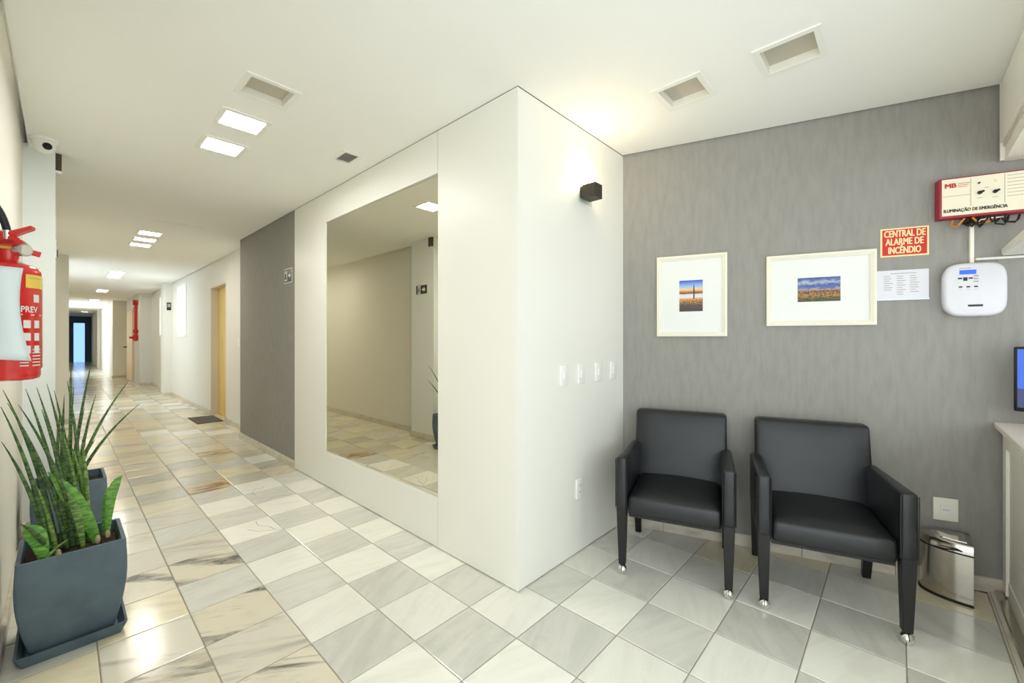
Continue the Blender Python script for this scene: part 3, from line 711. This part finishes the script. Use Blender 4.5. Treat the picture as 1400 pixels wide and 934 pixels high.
tag(MB().box(0, .9, -.012, 0, -.006, .006).build('cable_duct', 'plastic_white', loc=tuple(onwall(1.802, 1.716)), rot=RZW, bevel=.002), 'level white cable duct running from alarm panel to shelf', 'cable duct')
# wall plates
def plate(name, label, cat, loc, rz, kind, group=None, m='plate_cream', w_=.04, h_=.06):
    t = thing(name, label, cat, loc, rz, group)
    MB().rbox((0, -.005, 0), (w_, .005, h_), .0045, (2, 1, 2)).build('cover', m, t, smooth=40)
    if kind == 'switch':
        MB().rbox((0, -.0115, 0), (.013, .0025, .022), .002, (1, 1, 1)).build('rocker', 'plastic_white', t, smooth=40)
    if kind == 'socket':
        MB().rbox((0, -.011, 0), (.02, .002, .026), .0015, (1, 1, 1)).build('insert', 'plastic_white', t, smooth=40)
        h = MB()
        for x in (-.009, 0, .009): h.tube([(x, -.0129, -.003 if x == 0 else .0), (x, -.0135, -.003 if x == 0 else .0)], .0032, 8)
        h.build('socket_holes', 'ink_gray', t)
    if kind == 'double':
        for z in (.02, -.02):
            h = MB()
            for x in (-.008, 0, .008): h.tube([(x, -.0098, z), (x, -.0106, z)], .003, 8)
            h.build('socket_holes', 'ink_gray', t)
    return t
plate('power_outlet', 'square cream power outlet low on the grey wall above the bin', 'outlet', onwall(1.688, .395), RZW, 'socket', w_=.05, h_=.06)
labs = ['white switch plate farthest from the grey wall', 'white switch plate, second from the block corner', 'white switch plate, second from the grey wall', 'white switch plate closest to the grey wall']
for k, x in enumerate((1.985, 2.165, 2.365, 2.555)):
    plate('wall_switch', labs[k], 'switch', (x, YB, 1.09), 0, 'switch', m='plastic_white', w_=.038, h_=.06, group='switches on the white block')
plate('power_outlet', 'small white outlet low on the white panelled block', 'outlet', (2.145, YB, .392), 0, 'double', m='plastic_white', w_=.036, h_=.06)
plate('wall_switch', 'white switch plate beside the yellow door', 'switch', (XW, 7.0, 1.25), RZL, 'switch', m='plastic_white', w_=.045, h_=.06)
# exit signs
def exit_sign(loc, rz, label, flip=1, w_=.11, h_=.075):
    t = thing('exit_sign', label, 'sign', loc, rz)
    MB().box(-w_, w_, -.004, 0, -h_, h_).build('plate', 'mount_white', t)
    MB().box(-w_+.008, w_-.008, -.0046, -.004, -h_+.008, h_-.008).build('black_field', 'exit_black', t)
    ar = [(-.035, -.012), (.005, -.012), (.005, -.032), (.038, 0), (.005, .032), (.005, .012), (-.035, .012)]
    MB().prism([(p[0]*flip*.95+flip*.045, p[1]) for p in (ar if flip > 0 else ar[::-1])], -.0054, -.0046, axis='y').build('arrow', 'mount_white', t)
    # doorway with running figure
    m = MB().box(-.03-flip*.052, .03-flip*.052, -.0054, -.0046, -.052, .052); m.build('doorway', 'mount_white', t)
    f = MB(); cx_ = -flip*.052
    f.lathe([(.0001, 0), (.008, 0)], 10)
    f.v = [(v[0]+cx_+.004*flip, -.0058, v[1]+.032) for v in f.v]
    f.tube([(cx_, -.0058, .02), (cx_-.004*flip, -.0058, -.004)], .006, 6).tube([(cx_-.004*flip, -.0058, -.004), (cx_+.012*flip, -.0058, -.018), (cx_+.008*flip, -.0058, -.038)], .0045, 6).tube([(cx_-.004*flip, -.0058, -.004), (cx_-.01*flip, -.0058, -.024), (cx_-.022*flip, -.0058, -.03)], .0045, 6).tube([(cx_, -.0058, .018), (cx_+.016*flip, -.0058, .006)], .0035, 6).tube([(cx_, -.0058, .018), (cx_-.015*flip, -.0058, .008)], .0035, 6)
    f.build('running_figure', 'exit_black', t)
    return t
exit_sign((XG, 4.65, 1.96), RZL, 'black and white exit sign on the grey corridor wall beside the mirror panel', 1, .11, .075)
exit_sign((-.03, 4.55, 1.95), PI/2, 'black exit sign with arrow on the white pilaster, seen in the mirror', -1, .125, .065)
t = thing('wall_sign', 'tiny dark sign on the pilaster between the narrow windows', 'sign', (1.68, 12.335+.015, 2.06), 0)
MB().box(-.04, .04, -.006, 0, -.09, .09).build('plate', 'ink', t); MB().box(-.028, .028, -.0066, -.006, -.02, .06).build('symbol', 'ink_gray', t)

# ------------------------------------------------------------------ wall sconce
t = thing('wall_sconce', 'black cube wall sconce with glass plate, glowing upwards', 'wall lamp', (2.19, YB, 2.215), 0)
MB().box(-.072, .072, -.022, -.018, -.085, .095).build('glass_plate', 'clear_glass', t)
MB().box(-.03, .03, -.018, 0, -.045, .02).build('mounting_block', 'sconce_black', t)
cube = MB()
cube.box(-.042, .042, -.11, -.106, -.062, .022).box(-.042, .042, -.027, -.023, -.062, .022).box(-.042, -.038, -.106, -.027, -.062, .022).box(.038, .042, -.106, -.027, -.062, .022).box(-.038, .038, -.106, -.027, -.062, -.058)
cube.build('cube_shade', 'sconce_black', t)
MB().tube([(0, -.066, -.058), (0, -.066, -.03)], .012, 10).build('lamp_holder', 'sconce_black', t)
MB().lathe([(.001, -.03), (.012, -.026), (.014, -.005), (.013, .044), (.006, .056), (.0005, .058)], 12, 0, -.066).build('bulb', 'bulb', t, smooth=60)
for sx in (-.05, .05):
    MB().tube([(sx, -.03, .055), (sx, 0, .055)], .005, 8).build('standoff', 'chrome', t, smooth=40)
pl = bpy.data.lights.new('sconce_lamp', 'POINT'); pl.energy = 2.2; pl.color = (1, .8, .5); pl.shadow_soft_size = .015
po = bpy.data.objects.new('sconce_lamp', pl); C.objects.link(po); po.parent = t; po.location = (0, -.045, .075)

# ------------------------------------------------------------------ pedal bin: half-round steel body, flat side turned to the desk
t = thing('pedal_bin', 'half-round stainless steel bin by the grey wall', 'bin', (3.09, -.268, 0), 0)
def dring(a, b, z, n=22):
    pts = [(a*math.cos(PI*k/n), b*math.sin(PI*k/n)**.9 if 0 < k < n else 0, z) for k in range(n+1)]
    return pts
loft([dring(.1*k, .185*k, z) for z, k in ((.012, 1.0), (.243, 1.0))]).build('body', 'steel', t, smooth=50)
loft([dring(.103*k, .19*k, z) for z, k in ((0, 1.0), (.012, 1.0))]).build('base_ring', 'rubber', t, smooth=50)
loft([dring(.1025, .188, z) for z in (.243, .25)]).build('rim_band', 'rubber', t, smooth=50)
loft([dring(.101*k, .186*k, z) for z, k in ((.25, 1.0), (.286, .985), (.294, .95), (.296, .9))]).build('lid', 'steel', t, smooth=50)
loft([[(p[0], p[1]+.02, p[2]) for p in dring(.07*k, .125*k, z)] for z, k in ((.296, 1.0), (.300, .96))]).build('lid_inlay', 'chrome', t, smooth=40)
MB().tube([(-.09, .03, .258), (-.112, .06, .268), (-.118, .1, .263), (-.1, .135, .258)], .004, 6).build('handle', 'rubber', t, smooth=60)

# ------------------------------------------------------------------ reception desk, cabinet, shelf, monitor
wx = lambda y: P0.x+UW.x*(P0.y-y)/.9559        # x of the grey wall at y
t = thing('reception_desk', 'white reception desk with pale panels and steel foot rail', 'desk', (2.55, YF, 0), 0)
L0 = -.75; L1 = wx(YF)-2.55-.006
MB().box(L0, L1-.02, -.6, -.012, .1, .845).build('body', 'counter_panel', t)
MB().box(L1-.09, L1-.01, -.012, .0, .03, .845).build('end_stile', 'counter_white', t)
MB().box(L0, L1-.09, -.012, 0, .76, .845).build('top_rail', 'counter_white', t)
MB().box(L0, L1-.012, -.6, -.008, 0, .1).build('plinth', 'counter_white', t)
MB().box(L0, L1-.012, -.0075, .03, 0, .022).build('foot_rail', 'steel', t, bevel=.004)
MB().box(L0, L1-.012, .03, .045, 0, .012).build('floor_strip', 'marble_base', t)
m = MB().prism([(L0, .03), (wx(YF+.03)-2.55-.004, .03), (wx(YF-.62)-2.55-.004, -.62), (L0, -.62)][::-1], .847, .875); m.build('desk_top', 'counter_top', t, bevel=.004)
mo = thing('computer_monitor', 'black-framed computer monitor with a blue screen on the reception desk', 'monitor', (3.075, -.66, .875), R(-100))
MB().rbox((0, 0, .235), (.255, .014, .155), .008, (1, 1, 1)).build('case', 'bezel', mo, smooth=40)
MB().box(-.243, .243, -.0155, -.014, .1, .378).build('screen', 'screen', mo)
MB().box(-.243, .243, -.0160, -.0155, .1, .19).build('screen_band', 'screen_dark', mo)
MB().box(-.1, .1, -.05, .05, 0, .008).box(-.03, .03, -.005, .012, .008, .12).build('stand', 'bezel', mo)
t = thing('wall_cabinet', 'white overhead cabinet fixed high beside the grey wall', 'cabinet', (2.55, YF-.005, 2.205), 0)
L1 = wx(YF)-2.55-.004
m = MB().prism([(L0, 0), (L1, 0), (wx(YF-.4)-2.55-.004, -.4), (L0, -.4)][::-1], 0, CEIL-2.205-.003); m.build('body', 'counter_white', t)
MB().box(L0, L1-.035, .0005, .016, .085, CEIL-2.205-.02).build('door', 'counter_white', t)
MB().box(L0, L1-.035, .0005, .006, .066, .083).build('grip_groove', 'jamb', t)
MB().box(L1-.033, L1-.0155, .0005, .016, 0, CEIL-2.205-.004).build('side_stile', 'counter_white', t)
t = thing('wall_shelf', 'white shelf board between cabinet and reception desk', 'shelf', (2.55, YF, 1.725), 0)
MB().prism([(L0, 0), (wx(YF)-2.55-.02, 0), (wx(YF-.3)-2.55-.02, -.3), (L0, -.3)][::-1], 0, .03).build('board', 'counter_white', t, bevel=.002)
MB().box(L0, L1-.03, -.008, .006, .004, .032).build('edge_trim', 'plate_cream', t)

# ------------------------------------------------------------------ dome camera and bracket on the left pilaster
t = thing('dome_camera', 'small white dome security camera under the ceiling by the pilaster', 'camera', (-.078, 4.07, CEIL), 0)
MB().lathe([(.066, 0), (.066, -.014), (.06, -.02), (.055, -.022)][::-1], 28).build('base', 'plastic_white', t, smooth=40)
dome = MB().lathe([(.058*math.cos(PI/2*k/8)+.0003, -.018-.074*math.sin(PI/2*k/8)) for k in range(9)][::-1], 24).build('dome', 'plastic_white', t, smooth=60)
d = Vector((.26, -.90, -.36)).normalized(); c0 = Vector((0, 0, -.036))
MB().tube([c0+d*.03, c0+d*.0610], .022, 18).build('lens_bezel', 'lens_black', t, smooth=40)
MB().tube([c0+d*.0605, c0+d*.0635], .013, 14).build('lens', 'lens_black', t, smooth=40)
t = thing('junction_box', 'small brown box with white base beside the pilaster top', 'junction box', (-.03, 4.34, 2.46), PI/2)
MB().box(-.035, .035, -.03, 0, .02, .136).build('box', 'bracket_brown', t, bevel=.003)
MB().box(-.035, .035, -.03, 0, 0, .02).build('base', 'plastic_white', t, bevel=.003)

# ------------------------------------------------------------------ hydrant pipe far down the corridor
t = thing('hydrant_pipe', 'red fire hydrant pipe with valve on the far white wall', 'pipe', (1.45, 16.15, 0), 0)
MB().tube([(0, 0, 1.25), (0, 0, 2.36)], .035, 10).build('riser', 'pipe_red', t, smooth=50)
MB().tube([(.04, 0, 2.36), (-.06, 0, 2.36)], .075, 12).build('bell', 'pipe_red', t, smooth=50)
MB().tube([(0, 0, 1.28), (0, 0, 1.42)], .07, 10).tube([(0, 0, 1.48), (0, 0, 1.58)], .06, 10).build('valve', 'pipe_red', t, smooth=50)
MB().tube([(-.03, 0, 1.35), (-.14, 0, 1.35)], .03, 10).tube([(0, 0, 1.53), (.05, 0, 1.53)], .025, 8).build('outlet', 'pipe_red', t, smooth=50)

# ------------------------------------------------------------------ doormat
t = MB().box(-.17, .17, -.34, .34, 0, .012).build('doormat', 'mat_gray', loc=(1.575, 8.2, .001), bevel=.003)
tag(t, 'grey doormat on the marble floor before the yellow door', 'doormat')

# ------------------------------------------------------------------ fire extinguisher on the left wall
EX = Vector((-.1045, 1.86, 1.184)); RE = .066
t = thing('fire_extinguisher', 'red fire extinguisher with white cover hung on the cream wall', 'fire extinguisher', EX, 0)
HB = .335
prof = [(.05, 0), (.06, .004), (.063, .012), (.063, .03), (RE, .034), (RE, HB-.035)]+[(RE-.022+.022*math.cos(PI/2*k/5), HB-.035+.03*math.sin(PI/2*k/5)) for k in range(1, 6)]+[(.02, HB+.006), (.018, HB+.03)]
MB().lathe(prof, 40).build('cylinder', 'ext_red', t, smooth=40)
MB().lathe([(.0215, 0), (.0215, .022), (.014, .028), (.014, .045)], 18).build('valve_collar', 'ext_red', t, loc=(0, 0, HB+.012), smooth=40)
def cyl_patch(a0, a1, z0, z1, rad, name, m, n=10):
    mm = MB()
    for k in range(n):
        p = a0+(a1-a0)*k/n; q = a0+(a1-a0)*(k+1)/n
        V = [(r_*math.cos(x), r_*math.sin(x), z) for r_ in (rad, rad+.0005) for x, z in ((p, z0), (q, z0), (q, z1), (p, z1))]
        mm.add(V, [(4, 5, 6, 7), (0, 3, 2, 1), (0, 1, 5, 4), (2, 3, 7, 6)])
    return mm.build(name, m, t)
A0 = R(-92)           # direction towards the camera
cyl_patch(R(-58), R(-14), .262, .3, RE+.0008, 'yellow_label', 'ext_yellow')
def cyl_text(body, size, ang, z, m, sx=.8):
    me = text_mesh(body, size, m, weight=.0004)
    for v in me.vertices:
        a = R(ang)+v.co.x*sx/RE; rad = RE+.0012-v.co.y*.3; v.co = (rad*math.cos(a), rad*math.sin(a), v.co.z+z)
    return link('lettering', me, t)
cyl_text('PREV', .024, -50, .2, 'mount_white', .75)
cyl_patch(R(-52), R(-22), .289, .291, RE+.0016, 'label_line', 'ink_gray', 4)
lab = MB()
def patch(mm, a0, a1, z0, z1):
    p, q = R(a0), R(a1); r0 = RE+.0006
    mid = (p+q)/2
    V = [(r0*math.cos(x), r0*math.sin(x), z) for x, z in ((p, z0), (mid, z0), (q, z0), (q, z1), (mid, z1), (p, z1))]
    mm.add(V, [(0, 1, 4, 5), (1, 2, 3, 4)])
for row in range(3):
    for col in range(2): patch(lab, -62+col*22, -48+col*22, .148-row*.036, .17-row*.036)
for k in range(6):
    patch(lab, -68, -52, .04+.009*k, .043+.009*k); patch(lab, -44, -22, .04+.009*k, .043+.009*k)
patch(lab, -66, -20, .184, .187)
lab.build('label_print', 'mount_white', t)['kind'] = 'stuff'
cyl_patch(R(-42), R(-28), .222, .244, RE+.0008, 'badge', 'mount_white', 4)
# white plastic cover draped over the wall side
cv = MB(); NA, NZ = 16, 12; vs = []
for i in range(NA+1):
    for j in range(NZ+1):
        u_, v_ = i/NA, j/NZ
        edge = -92+22*(1-(1-u_)**2)*(.55+.75*v_*v_-.25*math.sin(PI*(1-v_)))
        a = R(-178+(edge+178+26*(1-v_)**1.2*u_)*u_)
        rad = RE+.006+.004*math.sin(7*u_+3*v_)+.004*(1-v_)
        vs.append((rad*math.cos(a), rad*math.sin(a), .075+.24*v_-.02*u_*(1-v_)))
cv.add(vs, [(i*(NZ+1)+j, (i+1)*(NZ+1)+j, (i+1)*(NZ+1)+j+1, i*(NZ+1)+j+1) for i in range(NA) for j in range(NZ)])
cvo = cv.build('plastic_cover', 'ext_cover', t, smooth=80)
sm = cvo.modifiers.new('thick', 'SOLIDIFY'); sm.thickness = .0015
# handle levers point out along the wall towards the corridor
hz = HB+.055
lv = MB()
def lever(z0, z1, y, ln):
    return [(-.055, z0-.006), (.03, z0), (ln, z1), (ln-.004, z1+.008), (.03, z0+.016), (-.055, z0+.012)]
MB().prism(lever(hz-.004, hz-.012, 0, .045), -.014, .014, axis='y').build('carry_handle', 'ext_red', t, bevel=.003, rot=(0, 0, R(-14)))
MB().prism([(-.07, hz+.012), (.012, hz+.02), (.052, hz+.046), (.05, hz+.056), (.008, hz+.034), (-.07, hz+.024)], -.014, .014, axis='y').build('squeeze_lever', 'ext_red', t, bevel=.003, rot=(0, 0, R(-14)))
MB().box(-.02, .02, -.014, .014, hz-.02, hz+.022).build('valve_body', 'ext_red', t, bevel=.004, rot=(0, 0, R(-14)))
g = MB().tube([(.02, -.012, HB+.036), (.034, -.03, HB+.036)], .018, 16); g.build('pressure_gauge', 'chrome', t, smooth=40)
MB().tube([(.0345, -.0305, HB+.036), (.035, -.0315, HB+.036)], .014, 14).build('gauge_face', 'jamb', t)
MB().tube([(.045, -.005, HB+.034), (.062, -.003, HB+.03)], .008, 8).build('safety_tag', 'ext_red', t, smooth=40)
MB().tube([(-.03, -.018, HB+.04), (.018, -.018, HB+.04)], .006, 8).build('brass_fitting', 'brass', t, smooth=40)
hp = [(.0, -.002, hz+.02), (-.004, -.004, hz+.05), (-.016, -.008, hz+.09), (-.036, -.012, hz+.12), (-.058, -.02, hz+.128), (-.066, -.04, hz+.1), (-.058, -.066, hz+.03), (-.054, -.074, HB-.08), (-.052, -.074, .08)]
def smooth_path(p, n=5):
    p = [Vector(q) for q in p]; out = []
    for i in range(len(p)-1):
        a, b, c, d_ = p[max(i-1, 0)], p[i], p[i+1], p[min(i+2, len(p)-1)]
        for k in range(n):
            s_ = k/n
            out.append(.5*((2*b)+(c-a)*s_+(2*a-5*b+4*c-d_)*s_*s_+(3*b-a-3*c+d_)*s_**3))
    return out+[p[-1]]
MB().tube(smooth_path(hp), .0085, 10).build('hose', 'hose', t, smooth=60)
MB().tube([(0, -.002, hz+.01), (-.001, -.003, hz+.035)], .0125, 12).build('hose_ferrule', 'chrome', t, smooth=40)
MB().box(-.073, -.064, -.02, .02, .2, .3).build('wall_hook', 'rubber', t)

# ------------------------------------------------------------------ potted snake plants
def ring(hw, z, n=5, rc=.012):
    pts = []
    for cx_, cy_, a0 in ((1, 1, 0), (-1, 1, 90), (-1, -1, 180), (1, -1, 270)):
        for k in range(n):
            a = R(a0+90*k/(n-1)); pts.append((cx_*(hw-rc)+rc*math.cos(a), cy_*(hw-rc)+rc*math.sin(a), z))
    return pts
def pot(parent, hgt=.415, top=.16, bot=.122):
    prof = []
    for k in range(13):
        q = k/12; hw = bot+(top-bot)*math.sin(min(1, q*1.25)*PI/2)+.006*math.sin(PI*q)
        if q > .8: hw = top+.006*math.sin(PI*q)
        prof.append((hw, .022+q*(hgt-.022)))
    rings = [ring(hw, z) for hw, z in prof]+[ring(top-.014, hgt), ring(top-.018, hgt-.075)]
    loft(rings).build('pot', 'pot_gray', parent, smooth=40)
    sm_ = MB(); hw = top-.019; n = 8
    vs = [(-hw+2*hw*i/n, -hw+2*hw*j/n, hgt-.042+random.Random(i*9+j).uniform(-.009, .009)) for i in range(n+1) for j in range(n+1)]
    sm_.add(vs, [(i*(n+1)+j, (i+1)*(n+1)+j, (i+1)*(n+1)+j+1, i*(n+1)+j+1) for i in range(n) for j in range(n)]).build('soil', 'soil', parent, smooth=80)
    tr = [ring(.145, 0, rc=.01), ring(.165, .05, rc=.01), ring(.157, .05, rc=.01), ring(.138, .012, rc=.01)]
    loft(tr).build('saucer', 'pot_gray', parent, smooth=40)
def leaf(parent, b, tip, rad=.011, m='leaf_dark', lean=.55, flat=1.0, n=11, wide=None, sag=0):
    b = Vector(b); tip = Vector(tip); ln = (tip-b).length
    ctrl = b+Vector(((tip.x-b.x)*(1-lean)*.5, (tip.y-b.y)*(1-lean)*.5, max(.3*ln, (tip.z-b.z)*lean+.12*ln)))
    pts, rr_ = [], []
    for k in range(n):
        q = k/(n-1); p = b*(1-q)**2+ctrl*2*q*(1-q)+tip*q*q; pts.append(p)
        if wide: rr_.append(max(.0015, wide*(.42+.58*math.sin(min(1, q*1.5)*PI/2))*(1-max(0, (q-.62)/.38)**1.6)))
        else: rr_.append(max(.0009, rad*(1-.25*q)*(1-q**3.2)+.0008))
    side = Vector((tip.y-b.y, -(tip.x-b.x), 0)); up = (1, 0, .05)
    if wide: return MB().tube(pts, rr_, 8, flat=.16, up=tuple(flat)).build('leaf', m, parent, smooth=70)
    return MB().tube(pts, rr_, 7).build('leaf', m, parent, smooth=70)
def ray(px, py, y):
    a = (px-CXP)/FPX; dx = math.sin(YAW)+a*math.cos(YAW); dy = math.cos(YAW)-a*math.sin(YAW); k = y/dy
    return Vector((k*dx, y, H-k*(py-CYP)/FPX))
PC1 = Vector((.035, 2.675, 0)); PC2 = Vector((.036, 3.87, 0))
t = thing('potted_plant', 'snake plant in a square grey pot on the floor below the extinguisher', 'potted plant', PC1, 0)
pot(t)
SZ = .375
def L1f(px, py, y, bx, by, **k):
    q = ray(px, py, y)-PC1
    q.x = max(q.x, XL-PC1.x+.012)
    leaf(t, (bx, by, SZ), q, **k)
for a in ((4, 533, 2.72, -.05, .06), (10, 551, 2.66, -.02, .02), (35, 532, 2.8, -.02, .08), (50, 530, 2.84, .0, .09), (64, 525, 2.82, .015, .06), (74, 534, 2.86, .02, .1),
          (25, 553, 2.58, .02, -.01), (92, 521, 2.86, .04, .08), (1, 556, 2.5, -.07, -.02), (2, 604, 2.5, -.075, .0), (57, 560, 2.75, .0, .03)):
    L1f(*a, rad=.0082, m='leaf_dark', lean=.42)
for a in ((112, 600, 2.7, .05, .05), (34, 640, 2.62, -.05, -.03), (98, 610, 2.72, .055, .07), (85, 590, 2.74, .03, .04)):
    L1f(*a, rad=.009, m='leaf_mid', lean=.45)
leaf(t, (-.06, -.05, SZ), (-.150, -.16, .585), rad=.012, m='leaf_dark', lean=.4)
# broad bright leaves
leaf(t, (.075, .0, SZ), (-.075, -.02, .735), m='leaf_bright', wide=.03, flat=(.85, 0, .5), lean=.4)
leaf(t, (.03, -.06, SZ), (-.02, -.075, .645), m='leaf_mid', wide=.014, flat=(1, 0, .2))
leaf(t, (.11, .035, SZ), (.162, .04, .65), m='leaf_bright', wide=.019, flat=(1, 0, -.2), lean=.8)
leaf(t, (-.085, -.085, SZ), (-.142, -.09, .545), m='leaf_bright', wide=.03, flat=(.8, 0, .6), lean=.7)
leaf(t, (-.075, -.11, SZ), (-.115, -.12, .455), m='leaf_bright', wide=.018, flat=(.9, 0, .3), lean=.7)
leaf(t, (-.09, -.115, SZ), (-.01, -.09, .455), m='leaf_mid', rad=.006, lean=.5)
leaf(t, (.1, .07, SZ), (.13, .1, .60), m='leaf_bright', wide=.014, flat=(1, 0, -.2), lean=.8)
leaf(t, (-.03, .05, SZ), (-.03, .06, .62), m='leaf_mid', wide=.02, flat=(1, .2, 0), lean=.7)
leaf(t, (.03, .09, SZ), (.045, .1, .70), m='leaf_mid', wide=.014, flat=(1, .2, 0), lean=.7)
for x, y, z in ((.076, .0, .378), (.111, .035, .378), (-.045, -.065, .378)):
    MB().lathe([(.004, -.012), (.009, 0), (.0095, .014), (.006, .03)], 10).build('leaf_stub', 'leaf_root', t, loc=(x, y, z), smooth=60)
t2 = thing('potted_plant', 'snake plant in a square grey pot closest to the white pilaster', 'potted plant', PC2, 0)
pot(t2)
for px, py, y, bx, by in ((97, 493, 3.86, .0, .0), (126, 492, 3.84, .01, -.03), (176, 521, 3.95, .02, -.02), (191, 552, 3.9, .03, .0), (131, 540, 3.8, .03, -.05), (116, 558, 3.82, .0, -.04), (131, 600, 3.74, .01, -.06),
                          (88, 540, 3.9, -.04, .0), (82, 560, 3.85, -.06, .02), (101, 530, 3.9, -.01, .04)):
    leaf(t2, (bx, by, SZ), ray(px, py, y)-PC2, rad=.0095, m='leaf_dark', lean=.42)
for px, py, y, bx, by in ((108, 600, 3.75, .0, -.06), (95, 590, 3.75, -.03, -.07), (118, 612, 3.7, .03, -.08)):
    leaf(t2, (bx, by, SZ), ray(px, py, y)-PC2, rad=.0105, m='leaf_mid', lean=.5)
